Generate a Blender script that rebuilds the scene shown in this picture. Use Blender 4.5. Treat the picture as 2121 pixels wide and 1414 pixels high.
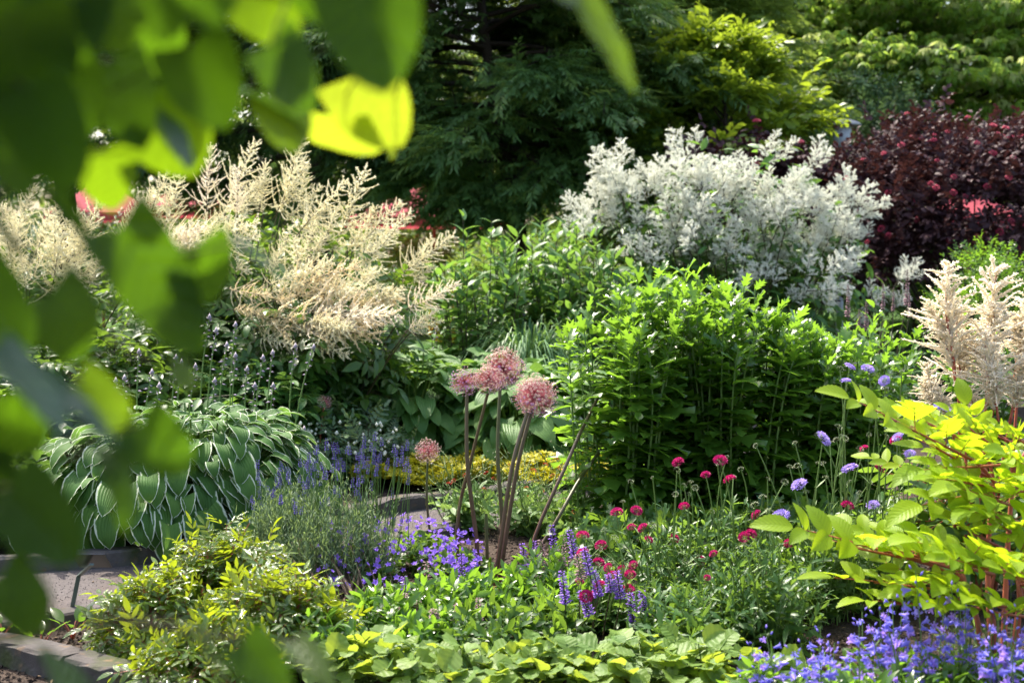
import bpy, math
import numpy as np
from mathutils import Vector, Matrix, Quaternion

for o in list(bpy.data.objects):
    bpy.data.objects.remove(o)
S = bpy.context.scene
COL = S.collection
R = np.random.default_rng(11)

# ------------------------------------------------------------------ camera
EYE = 1.43
FPX = 2946.0                       # focal length in photo pixels (50 mm on 36 mm)
PITCH = math.atan(187 / FPX)
cam = bpy.data.cameras.new('camera')
cam.lens = 50
cam.sensor_width = 36
cam.sensor_fit = 'HORIZONTAL'
cam.clip_start = 0.05
cam.clip_end = 600
cam.dof.use_dof = True
cam.dof.focus_distance = 6.1
cam.dof.aperture_fstop = 3.2
cam.dof.aperture_blades = 9
camo = bpy.data.objects.new('camera', cam)
COL.objects.link(camo)
camo.location = (0, 0, EYE)
camo.rotation_euler = (math.pi / 2 - PITCH, 0, 0)
S.camera = camo

# ------------------------------------------------------------------ light
SUN_EL, SUN_AZ = math.radians(56), math.radians(-34)     # behind the garden, a little to the left
W = bpy.data.worlds.new('World')
S.world = W
W.use_nodes = True
wn = W.node_tree.nodes
sky = wn.new('ShaderNodeTexSky')
sky.sky_type = 'NISHITA'
sky.sun_disc = False
sky.sun_elevation = SUN_EL
sky.sun_rotation = SUN_AZ
sky.dust_density = 4.0
sky.ozone_density = 0.7
bg = wn['Background']
bg.inputs[1].default_value = 0.15
W.node_tree.links.new(sky.outputs[0], bg.inputs[0])
sl = bpy.data.lights.new('sun', 'SUN')
sl.energy = 3.0
sl.angle = math.radians(0.5)
sl.color = (1.0, 0.93, 0.8)
suno = bpy.data.objects.new('sun', sl)
COL.objects.link(suno)
sd = Vector((math.sin(SUN_AZ) * math.cos(SUN_EL), math.cos(SUN_AZ) * math.cos(SUN_EL), math.sin(SUN_EL)))
suno.rotation_euler = sd.to_track_quat('Z', 'Y').to_euler()
suno.location = sd * 60
S.view_settings.view_transform = 'Standard'
S.view_settings.look = 'None'
S.view_settings.gamma = 1
S.view_settings.exposure = 1.8
S.render.engine = 'CYCLES'
S.cycles.use_denoising = True
S.cycles.max_bounces = 7
S.cycles.diffuse_bounces = 4
S.cycles.glossy_bounces = 2
S.cycles.transmission_bounces = 4
S.cycles.sample_clamp_indirect = 6


# ------------------------------------------------------------------ pixel -> world
def at(px, py, Y):
    rx, ry = (px - 1060.5) / FPX, (707 - py) / FPX
    d = np.array([rx, math.cos(PITCH) + ry * math.sin(PITCH), -math.sin(PITCH) + ry * math.cos(PITCH)])
    return np.array([0, 0, EYE]) + d * (Y / d[1])


def gnd(px, py, z=0.0):
    rx, ry = (px - 1060.5) / FPX, (707 - py) / FPX
    d = np.array([rx, math.cos(PITCH) + ry * math.sin(PITCH), -math.sin(PITCH) + ry * math.cos(PITCH)])
    return np.array([0, 0, EYE]) + d * ((z - EYE) / d[2])


def foot(px, Y):
    p = at(px, 700, Y)
    return np.array([p[0], Y, 0.0])


# ------------------------------------------------------------------ mesh building
def nrm(a):
    return a / np.maximum(np.linalg.norm(a, axis=-1, keepdims=True), 1e-9)


class MB:
    def __init__(s):
        s.v, s.uv, s.q, s.qm, s.t, s.tm, s.n = [], [], [], [], [], [], 0
        s._a = None

    def add(s, V, Q=None, T=None, UV=None, m=0):
        V = np.asarray(V, float).reshape(-1, 3)
        s.v.append(V)
        s.uv.append(np.full((len(V), 2), 0.5) if UV is None else np.asarray(UV, float).reshape(-1, 2))
        for F, k, L, LM in ((Q, 4, s.q, s.qm), (T, 3, s.t, s.tm)):
            if F is not None and len(F):
                F = np.asarray(F, np.int64).reshape(-1, k)
                L.append(F + s.n)
                LM.append(np.full(len(F), m) if np.isscalar(m) else np.asarray(m))
        s.n += len(V)
        s._a = None

    def arr(s):
        if s._a is None:
            z = lambda L, k: np.concatenate(L) if L else np.zeros((0, k), np.int64)
            z1 = lambda L: np.concatenate(L) if L else np.zeros(0, np.int64)
            s._a = (np.concatenate(s.v), np.concatenate(s.uv), z(s.q, 4), z1(s.qm), z(s.t, 3), z1(s.tm))
        return s._a

    def inst(s, tp, M, P, m=None):
        N = len(P)
        if N == 0:
            return
        V, UV, Q, QM, T, TM = tp.arr()
        nv = len(V)
        X = np.einsum('nij,vj->nvi', M, V) + P[:, None, :]
        off = (np.arange(N) * nv)[:, None, None]
        base = s.n
        s.v.append(X.reshape(-1, 3))
        s.uv.append(np.tile(UV, (N, 1)))
        if len(Q):
            s.q.append((Q[None] + off).reshape(-1, 4) + base)
            s.qm.append(np.tile(QM, N) if m is None else np.full(len(Q) * N, m))
        if len(T):
            s.t.append((T[None] + off).reshape(-1, 3) + base)
            s.tm.append(np.tile(TM, N) if m is None else np.full(len(T) * N, m))
        s.n += nv * N
        s._a = None

    def mesh(s, name, mats, smooth=True):
        V, UV, Q, QM, T, TM = s.arr()
        me = bpy.data.meshes.new(name)
        me.vertices.add(len(V))
        me.vertices.foreach_set('co', V.astype(np.float32).ravel())
        li = np.concatenate([Q.ravel(), T.ravel()]).astype(np.int32)
        me.loops.add(len(li))
        me.loops.foreach_set('vertex_index', li)
        nf = len(Q) + len(T)
        me.polygons.add(nf)
        st = np.concatenate([np.arange(len(Q)) * 4, len(Q) * 4 + np.arange(len(T)) * 3]).astype(np.int32)
        me.polygons.foreach_set('loop_start', st)
        me.polygons.foreach_set('material_index', np.concatenate([QM, TM]).astype(np.int32))
        me.polygons.foreach_set('use_smooth', np.full(nf, smooth))
        ul = me.uv_layers.new(name='uv')
        ul.data.foreach_set('uv', UV[li].astype(np.float32).ravel())
        for m_ in (mats if isinstance(mats, (list, tuple)) else [mats]):
            me.materials.append(m_)
        me.update(calc_edges=True)
        return me

    def build(s, name, mats, parent=None, smooth=True, origin=None):
        if origin is not None:
            V = s.arr()[0] - np.asarray(origin)
            a = s._a
            s.v = [V]
            s._a = (V,) + a[1:]
        return obj(name, s.mesh(name, mats, smooth), parent)


def obj(name, me, parent=None, loc=None, quat=None, scale=None):
    o = bpy.data.objects.new(name, me)
    COL.objects.link(o)
    if parent is not None:
        o.parent = parent
    if loc is not None:
        o.location = loc
    if quat is not None:
        o.rotation_mode = 'QUATERNION'
        o.rotation_quaternion = quat
    if scale is not None:
        o.scale = (scale,) * 3 if np.isscalar(scale) else scale
    return o


def tag(o, label=None, cat=None, group=None, kind=None):
    for k, v in (('label', label), ('category', cat), ('group', group), ('kind', kind)):
        if v:
            o[k] = v
    return o


def thing(name, label, cat, loc, group=None):
    o = bpy.data.objects.new(name, None)
    COL.objects.link(o)
    o.location = loc
    o.empty_display_size = 0.1
    return tag(o, label, cat, group)


def zquat(d, roll=0.0):
    return Vector(d).to_track_quat('Z', 'Y') @ Quaternion((0, 0, 1), roll)


# ------------------------------------------------------------------ frames, curves, tubes
def frames(D, U, s=1.0):
    D = nrm(D)
    X = nrm(np.cross(D, U))
    Z = np.cross(X, D)
    M = np.stack([X, D, Z], axis=-1)
    s = np.asarray(s, float)
    return M * (s[:, None, None] if s.ndim == 1 else s)


def bez(b, c, t, K=6):
    u = np.linspace(0, 1, K)[None, :, None]
    return (1 - u) ** 2 * b[:, None] + 2 * u * (1 - u) * c[:, None] + u ** 2 * t[:, None]


def arch(b, t, K=6, up=0.6, jit=0.03):
    """stems that leave the ground steeply and lean out to their tips"""
    b, t = np.atleast_2d(b).astype(float), np.atleast_2d(t).astype(float)
    c = b + (t - b) * np.array([.3, .3, up])
    return bez(b, c + R.normal(0, jit, c.shape), t, K)


def tubes(mb, P, r0, r1, sides=4, m=0):
    S_, K = P.shape[:2]
    T = nrm(np.gradient(P, axis=1))
    ref = np.where(np.abs(T[..., :1]) > .8, np.array([0, 1., 0]), np.array([1., 0.05, 0]))
    A = nrm(np.cross(T, ref))
    B = np.cross(T, A)
    th = np.linspace(0, 2 * math.pi, sides, endpoint=False)
    r0 = np.broadcast_to(np.asarray(r0, float), (S_,))
    r1 = np.broadcast_to(np.asarray(r1, float), (S_,))
    rad = r0[:, None] + (r1 - r0)[:, None] * np.linspace(0, 1, K)[None]
    V = P[:, :, None] + rad[:, :, None, None] * (A[:, :, None] * np.cos(th)[None, None, :, None] + B[:, :, None] * np.sin(th)[None, None, :, None])
    idx = np.arange(S_ * K * sides).reshape(S_, K, sides)
    a, b = idx[:, :-1], idx[:, 1:]
    Q = np.stack([a, np.roll(a, -1, 2), np.roll(b, -1, 2), b], -1)
    uv = np.zeros((S_, K, sides, 2))
    uv[..., 0] = np.linspace(0, 1, sides)[None, None]
    uv[..., 1] = np.linspace(0, 1, K)[None, :, None]
    mb.add(V.reshape(-1, 3), Q.reshape(-1, 4), UV=uv.reshape(-1, 2), m=m)


def along(P, t):
    """P (S,K,3), t (S,n) -> points and tangents (S,n,3)"""
    K = P.shape[1]
    x = np.clip(t * (K - 1), 0, K - 1.001)
    i = x.astype(int)
    f = (x - i)[..., None]
    s = np.arange(P.shape[0])[:, None]
    a, b = P[s, i], P[s, i + 1]
    return a + (b - a) * f, nrm(b - a)


# ------------------------------------------------------------------ leaf templates (length along +Y, face +Z)
def prof(kind, v):
    if kind == 'lance':
        w = np.sin(math.pi * v ** .8)
    elif kind == 'ovate':
        w = (v ** .55) * (1 - v) ** .8 * 1.95
    elif kind == 'obov':
        w = (v ** 1.0) * (1 - v) ** .42 * 2.1
    elif kind == 'cord':
        w = np.sqrt(np.clip(1 - (np.abs(v - .33) / .68) ** 2.2, 0, 1)) * (1 - .18 * v)
    elif kind == 'round':
        w = np.sqrt(np.clip(1 - (2 * v - 1) ** 2, 0, 1))
    else:                                            # strap
        w = np.minimum(1, v * 6) * (1 - v ** 3)
    return w


def leaf(kind='ovate', w=.5, n=4, fold=.3, curl=.5, cols=3, lobes=0, depth=.35, fwd=.05, wav=0.0, back=0.0, acum=0.0):
    if lobes:
        n = lobes * 2
    v = np.linspace(0, 1, n + 1)
    ww = np.clip(prof(kind, np.clip(v, .02, .985)), 0.0, 2) * w / 2
    if acum:
        ww = ww * (1 - acum * v ** 4)
    ww[-1] = 0.004
    if kind not in ('cord',):
        ww[0] = max(ww[0] * .5, .006)
    u = np.linspace(-1, 1, cols)
    ang = -curl * v ** 1.3
    y = np.concatenate([[0], np.cumsum(np.cos((ang[1:] + ang[:-1]) / 2) / n)])
    z = np.concatenate([[0], np.cumsum(np.sin((ang[1:] + ang[:-1]) / 2) / n)])
    V = np.zeros((n + 1, cols, 3))
    e = ww.copy()
    sh = np.zeros(n + 1)
    if lobes:
        e[2::2] *= (1 - depth)
        sh[1::2] = fwd
        e[-1] = .004
        sh[-1] = 0
    for j, uu in enumerate(u):
        V[:, j, 0] = uu * e
        V[:, j, 1] = y + (sh * abs(uu) - back * abs(uu) * np.exp(-v * 7))
        V[:, j, 2] = z + abs(uu) * ww * fold + wav * np.sin(v * 14 + j) * abs(uu)
    idx = np.arange((n + 1) * cols).reshape(n + 1, cols)
    Q = np.stack([idx[:-1, :-1], idx[:-1, 1:], idx[1:, 1:], idx[1:, :-1]], -1).reshape(-1, 4)
    UV = np.stack(np.broadcast_arrays(((u + 1) / 2)[None, :], v[:, None]), -1)
    mb = MB()
    mb.add(V.reshape(-1, 3), Q, UV=UV.reshape(-1, 2))
    return mb


def diamond(w=.2, fold=.15):
    mb = MB()
    mb.add([[0, 0, 0], [w / 2, .45, fold * w], [0, 1, -.06], [-w / 2, .45, fold * w]], [[0, 1, 2, 3]], UV=[[.5, 0], [1, .5], [.5, 1], [0, .5]])
    return mb


def pinnate(lf, pairs, wide=.45, ang=60, end=True, taper=.5, droop=.3, stalk=.25, rach=.008, wobble=.12, sm=1, lift=0.0):
    """compound leaf of unit length: pairs of leaflets LF along a rachis, materials: 0 leaflet, SM rachis"""
    mb = MB()
    D, P, U, sz = [], [], [], []
    for k in range(pairs):
        t = stalk + (1 - stalk) * (k + .3) / pairs * .85
        for sg in (-1, 1):
            a = math.radians(ang + R.normal(0, 6)) * sg
            D.append([math.sin(a), math.cos(a), -.15 + lift + R.normal(0, wobble)])
            P.append([0, t, -droop * t * t * .5])
            U.append([R.normal(0, wobble), R.normal(0, wobble), 1])
            sz.append(wide * (1 - taper * abs(k / max(1, pairs - 1) - .25)))
    if end:
        D.append([0, 1, -droop])
        P.append([0, stalk + (1 - stalk) * .82, -droop * .34])
        U.append([0, 0, 1])
        sz.append(wide * 1.05)
    mb.inst(lf, frames(np.array(D), np.array(U), np.array(sz)), np.array(P))
    tt = np.linspace(0, .85, 4)
    tubes(mb, np.stack([0 * tt, tt, -droop * tt * tt * .5], -1)[None], rach, rach * .6, 3, m=sm)
    return mb


# ------------------------------------------------------------------ materials
def newmat(name):
    m = bpy.data.materials.new(name)
    m.use_nodes = True
    nt = m.node_tree
    nt.nodes.clear()
    out = nt.nodes.new('ShaderNodeOutputMaterial')
    return m, nt, nt.nodes.new, nt.links.new, out


def rgb(c):
    return (c[0], c[1], c[2], 1)


def mixc(nt, fac, a, b, blend='MIX'):
    n = nt.nodes.new('ShaderNodeMix')
    n.data_type = 'RGBA'
    n.blend_type = blend
    for s, x in ((n.inputs[0], fac), (n.inputs[6], a), (n.inputs[7], b)):
        if hasattr(x, 'links') or isinstance(x, bpy.types.NodeSocket):
            nt.links.new(x, s)
        else:
            s.default_value = x if not isinstance(x, tuple) else rgb(x)
    return n.outputs[2]


def mth(nt, op, a, b=0.0, c=0.0, clamp=False):
    n = nt.nodes.new('ShaderNodeMath')
    n.operation = op
    n.use_clamp = clamp
    for s, x in zip(n.inputs, (a, b, c)):
        if isinstance(x, bpy.types.NodeSocket):
            nt.links.new(x, s)
        else:
            s.default_value = x
    return n.outputs[0]


def leafmat(name, c1, c2, t1=None, tf=.42, rough=.38, spec=.5, margin=None, veins=None, vs=.25, patch=2.5, brown=0.0):
    """thin leaf: reflecting and transmitting, hue varies leaf by leaf"""
    m, nt, N, L, out = newmat(name)
    geo = N('ShaderNodeNewGeometry')
    rnd = geo.outputs['Random Per Island']
    tc = N('ShaderNodeTexCoord')
    nz = N('ShaderNodeTexNoise')
    nz.inputs['Scale'].default_value = patch
    nz.inputs['Detail'].default_value = 2
    L(tc.outputs['Object'], nz.inputs['Vector'])
    f = mth(nt, 'ADD', mth(nt, 'MULTIPLY', rnd, .65), mth(nt, 'MULTIPLY', mth(nt, 'SUBTRACT', nz.outputs[0], .3), .9), clamp=True)
    col = mixc(nt, f, c1, c2)
    t1 = t1 or tuple(min(.9, x * k) for x, k in zip(c2, (2.3, 2.2, .9)))
    tcol = mixc(nt, f, tuple(x * .7 for x in t1), t1)
    uv = N('ShaderNodeUVMap')
    sep = N('ShaderNodeSeparateXYZ')
    L(uv.outputs[0], sep.inputs[0])
    edge = mth(nt, 'ABSOLUTE', mth(nt, 'SUBTRACT', mth(nt, 'MULTIPLY', sep.outputs[0], 2), 1))
    n2 = N('ShaderNodeTexNoise')
    n2.inputs['Scale'].default_value = 40
    L(tc.outputs['Object'], n2.inputs['Vector'])
    if margin:
        mk = mth(nt, 'MULTIPLY', mth(nt, 'SUBTRACT', mth(nt, 'ADD', edge, mth(nt, 'MULTIPLY', n2.outputs[0], .27)), .985), 13, clamp=True)
        col = mixc(nt, mk, col, margin)
        tcol = mixc(nt, mk, tcol, tuple(min(.8, x * 1.1) for x in margin))
    if brown:
        mk = mth(nt, 'MULTIPLY', mth(nt, 'SUBTRACT', n2.outputs[0], 1 - brown), 9, clamp=True)
        col = mixc(nt, mk, col, (.16, .09, .03))
        tcol = mixc(nt, mk, tcol, (.2, .09, .02))
    pb = N('ShaderNodeBsdfPrincipled')
    L(col, pb.inputs['Base Color'])
    pb.inputs['Roughness'].default_value = rough
    pb.inputs['Specular IOR Level'].default_value = spec
    tr = N('ShaderNodeBsdfTranslucent')
    L(tcol, tr.inputs[0])
    if veins:
        if veins == 'long':
            h = mth(nt, 'SINE', mth(nt, 'MULTIPLY', edge, 26))
        else:
            h = mth(nt, 'SINE', mth(nt, 'MULTIPLY', mth(nt, 'SUBTRACT', sep.outputs[1], mth(nt, 'MULTIPLY', edge, .22)), float(veins)))
        mid = mth(nt, 'MULTIPLY', mth(nt, 'SUBTRACT', .1, edge), 8, clamp=True)
        h = mth(nt, 'SUBTRACT', mth(nt, 'MULTIPLY', h, .5), mid)
        bp = N('ShaderNodeBump')
        bp.inputs['Strength'].default_value = vs
        bp.inputs['Distance'].default_value = .004
        L(h, bp.inputs['Height'])
        L(bp.outputs[0], pb.inputs['Normal'])
        tl = mth(nt, 'MULTIPLY', mth(nt, 'ADD', mth(nt, 'MULTIPLY', h, .12), .95), 1.0)
        cc = N('ShaderNodeCombineColor')
        for i in range(3):
            L(tl, cc.inputs[i])
        tcol2 = mixc(nt, 1.0, tcol, cc.outputs[0], 'MULTIPLY')
        L(tcol2, tr.inputs[0])
    mx = N('ShaderNodeMixShader')
    mx.inputs[0].default_value = tf
    L(pb.outputs[0], mx.inputs[1])
    L(tr.outputs[0], mx.inputs[2])
    L(mx.outputs[0], out.inputs[0])
    return m


def solid(name, c1, c2=None, scale=30.0, rough=.6, spec=.4, bump=0.0, bscale=None, metal=0.0, tf=0.0, island=True, dist=.004):
    m, nt, N, L, out = newmat(name)
    c2 = c2 or tuple(x * .7 for x in c1)
    tc = N('ShaderNodeTexCoord')
    nz = N('ShaderNodeTexNoise')
    nz.inputs['Scale'].default_value = scale
    nz.inputs['Detail'].default_value = 5
    L(tc.outputs['Object'], nz.inputs['Vector'])
    f = mth(nt, 'MULTIPLY', mth(nt, 'SUBTRACT', nz.outputs[0], .3), 2.2, clamp=True)
    if island:
        geo = N('ShaderNodeNewGeometry')
        f = mth(nt, 'ADD', mth(nt, 'MULTIPLY', f, .5), mth(nt, 'MULTIPLY', geo.outputs['Random Per Island'], .5))
    col = mixc(nt, f, c1, c2)
    pb = N('ShaderNodeBsdfPrincipled')
    L(col, pb.inputs['Base Color'])
    pb.inputs['Roughness'].default_value = rough
    pb.inputs['Specular IOR Level'].default_value = spec
    pb.inputs['Metallic'].default_value = metal
    if bump:
        n2 = N('ShaderNodeTexNoise')
        n2.inputs['Scale'].default_value = bscale or scale * 4
        n2.inputs['Detail'].default_value = 6
        L(tc.outputs['Object'], n2.inputs['Vector'])
        bp = N('ShaderNodeBump')
        bp.inputs['Strength'].default_value = bump
        bp.inputs['Distance'].default_value = dist
        L(n2.outputs[0], bp.inputs['Height'])
        L(bp.outputs[0], pb.inputs['Normal'])
    if tf:
        tr = N('ShaderNodeBsdfTranslucent')
        L(col, tr.inputs[0])
        mx = N('ShaderNodeMixShader')
        mx.inputs[0].default_value = tf
        L(pb.outputs[0], mx.inputs[1])
        L(tr.outputs[0], mx.inputs[2])
        L(mx.outputs[0], out.inputs[0])
    else:
        L(pb.outputs[0], out.inputs[0])
    return m


M = {}
# foliage
M['dark'] = leafmat('dark_foliage', (.058, .128, .038), (.105, .2, .048), (.22, .38, .06), .42, .5, .35, patch=.8)
M['darker'] = leafmat('deep_foliage', (.03, .075, .026), (.058, .12, .034), (.13, .23, .04), .36, .5, .35, patch=.8)
M['layer'] = leafmat('layered_foliage', (.06, .14, .03), (.16, .24, .045), (.34, .46, .07), .45, .45, .4, patch=.7)
M['layer3'] = leafmat('layered_tree_blossom', (.30, .36, .12), (.42, .46, .18), (.5, .58, .16), .5, .6, .2)
M['layer2'] = leafmat('layered_tree_foliage', (.12, .24, .045), (.24, .36, .07), (.52, .72, .10), .56, .5, .35, patch=.6)
M['lime'] = leafmat('lime_foliage', (.06, .13, .015), (.15, .23, .02), (.38, .5, .03), .48, .42, .4)
M['grey'] = leafmat('greyish_foliage', (.05, .11, .05), (.09, .16, .07), (.15, .25, .07), .3, .45, .4)
M['mid'] = leafmat('mid_green_foliage', (.028, .085, .016), (.07, .15, .024), (.24, .40, .035), .42, .4, .45)
M['fresh'] = leafmat('fresh_foliage', (.045, .12, .016), (.10, .20, .025), (.27, .50, .035), .46, .27, .65)
M['bushy'] = leafmat('bush_foliage', (.04, .12, .026), (.08, .185, .036), (.24, .43, .055), .4, .45, .4)
M['pale'] = leafmat('pale_foliage', (.10, .2, .06), (.18, .28, .09), (.3, .46, .09), .4, .5, .3)
M['sage'] = leafmat('sage_foliage', (.06, .13, .045), (.12, .2, .06), (.27, .4, .08), .38, .5, .35)
M['weedy'] = leafmat('pincushion_foliage', (.038, .11, .028), (.08, .17, .04), (.24, .40, .045), .4, .4, .45)
M['silver'] = leafmat('silvery_foliage', (.12, .19, .10), (.2, .28, .14), (.3, .42, .12), .36, .5, .3)
M['glaucous'] = leafmat('glaucous_foliage', (.07, .13, .07), (.13, .2, .09), (.25, .36, .1), .35, .5, .35)
M['hosta'] = leafmat('hosta_leaf', (.075, .17, .045), (.13, .25, .06), (.26, .46, .06), .36, .5, .3, veins='long', vs=.55, brown=.24)
M['hosta_var'] = leafmat('variegated_hosta_leaf', (.05, .13, .03), (.095, .2, .04), (.22, .42, .06), .34, .55, .18, margin=(.68, .74, .56), veins='long', vs=.55, brown=.24)
M['gold'] = leafmat('golden_leaf', (.17, .30, .015), (.31, .43, .02), (.58, .78, .02), .55, .5, .3, veins=60, vs=.2, brown=.22)
M['gloss'] = leafmat('glossy_leaf', (.035, .10, .012), (.10, .17, .015), (.42, .52, .02), .42, .2, .7, veins=40, vs=.3)
M['mantle'] = leafmat('mantle_leaf', (.09, .19, .05), (.19, .28, .05), (.46, .58, .05), .45, .5, .3, veins=30, vs=.25, brown=.25)
M['sedum'] = leafmat('golden_sedum', (.38, .38, .02), (.60, .50, .03), (.6, .58, .03), .35, .5, .4, patch=6)
M['purple'] = leafmat('purple_leaf', (.032, .016, .021), (.066, .027, .029), (.08, .028, .022), .2, .55, .2)
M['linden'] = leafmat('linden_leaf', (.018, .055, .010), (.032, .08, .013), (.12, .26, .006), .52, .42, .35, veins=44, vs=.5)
M['linden_backlit'] = leafmat('backlit_yellow_linden_leaf', (.10, .15, .02), (.17, .22, .03), (.56, .70, .03), .58, .5, .2, veins=44, vs=.6, brown=.25)  # yellow leaf with its backlit glow put into the colour
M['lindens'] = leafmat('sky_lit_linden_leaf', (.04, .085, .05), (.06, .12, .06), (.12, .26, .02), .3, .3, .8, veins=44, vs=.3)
M['linden_sunlit'] = leafmat('sunlit_linden_leaf', (.05, .11, .02), (.11, .17, .02), (.28, .48, .008), .55, .35, .5, veins=44, vs=.5, brown=.27)  # brighter copy of the linden leaf, sunlight put into its colour
M['grass'] = leafmat('grass_blade', (.09, .2, .08), (.16, .28, .10), (.28, .46, .1), .35, .45, .4)
# stems, wood
M['bark'] = solid('bark', (.035, .027, .02), (.07, .055, .04), 14, .85, .2, .8, 40)
def stemmat(name, c1, c2):
    m, nt, N, L, out = newmat(name)
    uv, sep, nz, pb = N('ShaderNodeUVMap'), N('ShaderNodeSeparateXYZ'), N('ShaderNodeTexNoise'), N('ShaderNodeBsdfPrincipled')
    L(uv.outputs[0], sep.inputs[0])
    nz.inputs['Scale'].default_value = 26
    f = mth(nt, 'ADD', sep.outputs[1], mth(nt, 'MULTIPLY', mth(nt, 'SUBTRACT', nz.outputs[0], .5), .9), clamp=True)
    L(mixc(nt, f, c1, c2), pb.inputs['Base Color'])
    pb.inputs['Roughness'].default_value = .42
    L(pb.outputs[0], out.inputs[0])
    return m


M['alstem'] = stemmat('allium_stem', (.10, .032, .022), (.11, .085, .036))
M['gstem'] = solid('green_stem', (.09, .16, .03), (.14, .22, .05), 20, .5)
M['dstem'] = solid('dark_stem', (.05, .05, .025), (.09, .07, .03), 20, .6)
M['redstem'] = solid('red_stem', (.30, .06, .04), (.42, .13, .06), 20, .5)
M['algreen'] = stemmat('allium_green_stem', (.10, .045, .025), (.09, .11, .032))
M['wood'] = solid('dry_wood', (.14, .09, .055), (.25, .18, .12), 25, .8, .2, .6, 90)
# blossoms
def petal(name, c1, c2, tf=.35):
    return solid(name, c1, c2, 60, .6, .25, tf=tf)
M['cream'] = petal('cream_blossom', (.88, .84, .64), (.84, .78, .52), .5)
M['creamw'] = petal('white_cream_blossom', (.93, .87, .73), (.90, .80, .62), .55)
M['tan'] = petal('tan_blossom', (.86, .72, .46), (.84, .76, .54), .5)
M['white'] = petal('white_blossom', (.86, .86, .77), (.78, .79, .66), .4)
M['alpink'] = petal('allium_pedicel', (.55, .10, .14), (.50, .2, .2), .2)
M['alpale'] = petal('allium_faded_floret', (.78, .52, .52), (.70, .55, .44), .35)
M['alviolet'] = petal('allium_violet_floret', (.42, .22, .60), (.58, .34, .62), .3)
M['alseed'] = solid('allium_seed_pod', (.45, .40, .20), (.55, .32, .25), 60, .5)
M['violet'] = petal('violet_petal', (.36, .22, .80), (.52, .34, .84), .45)
M['blue'] = petal('blue_violet_petal', (.20, .20, .74), (.36, .26, .78), .35)
M['lav'] = petal('lavender_bud', (.075, .055, .28), (.13, .09, .42), .2)
M['salvia'] = petal('salvia_floret', (.26, .12, .62), (.40, .20, .70), .3)
M['salviad'] = petal('faded_salvia', (.30, .22, .16), (.36, .18, .28), .15)
M['magenta'] = petal('magenta_petal', (.42, .006, .10), (.54, .015, .18), .3)
M['lilac'] = petal('lilac_petal', (.42, .32, .80), (.56, .42, .84), .3)
M['red'] = petal('red_petal', (.60, .02, .02), (.5, .03, .05), .2)
M['redseed'] = solid('red_seed_head', (.42, .022, .06), (.55, .05, .11), 50, .5)
M['yellow'] = petal('yellow_petal', (.75, .45, .02), (.7, .55, .05))
M['bud'] = solid('green_bud', (.22, .28, .12), (.30, .30, .2), 60, .6)
M['hbud'] = solid('grey_violet_bud', (.24, .22, .22), (.34, .24, .40), 60, .6)
# hard surfaces
M['canvas'] = solid('red_canvas', (.56, .11, .14), (.48, .08, .11), 3, .8, .2, .2, 200, tf=.4)
M['pole'] = solid('umbrella_pole', (.25, .06, .04), (.2, .05, .04), 8, .5)
M['lampm'] = solid('lamp_metal', (.35, .33, .32), (.28, .27, .27), 8, .5)
M['lampw'] = solid('lamp_post_paint', (.48, .5, .55), (.4, .42, .46), 8, .5)
M['signm'] = solid('green_metal', (.07, .10, .085), (.10, .13, .11), 10, .4, .5, metal=.3)
M['plate'] = solid('sign_plate', (.035, .036, .038), (.05, .052, .055), 12, .3, .5, metal=.4)
M['stone'] = solid('kerb_stone', (.05, .044, .042), (.12, .105, .098), 14, .9, .2, 1.0, 70, island=True)
def stain(m, col, scale, lo, k):
    nt = m.node_tree
    pb = nt.nodes['Principled BSDF']
    src = pb.inputs['Base Color'].links[0].from_socket
    tc, nz = nt.nodes.new('ShaderNodeTexCoord'), nt.nodes.new('ShaderNodeTexNoise')
    nz.inputs['Scale'].default_value = scale
    nz.inputs['Detail'].default_value = 6
    nt.links.new(tc.outputs['Object'], nz.inputs['Vector'])
    f = mth(nt, 'MULTIPLY', mth(nt, 'SUBTRACT', nz.outputs[0], lo), k, clamp=True)
    nt.links.new(mixc(nt, f, src, col), pb.inputs['Base Color'])


stain(M['stone'], (.045, .055, .02), 6, .52, 6)
stain(M['stone'], (.15, .10, .06), 17, .6, 7)
M['soil'] = solid('soil', (.035, .024, .018), (.075, .055, .042), 9, .95, .15, 1.0, 45, island=False, dist=.03)
M['gravel'] = solid('fine_gravel', (.075, .066, .064), (.11, .096, .093), 60, .95, .15, .7, 330, island=False, dist=.004)
stain(M['gravel'], (.09, .07, .06), 2.2, .5, 4)
M['grit'] = solid('grit_stone', (.065, .056, .054), (.125, .11, .105), 5, .85, .3)
M['litter'] = solid('leaf_litter', (.10, .06, .03), (.22, .15, .08), 9, .8, .2)
M['lawn'] = solid('lawn', (.04, .10, .018), (.07, .14, .025), 3, .9, .2, 1.0, 90, island=False, dist=.03)


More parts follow.
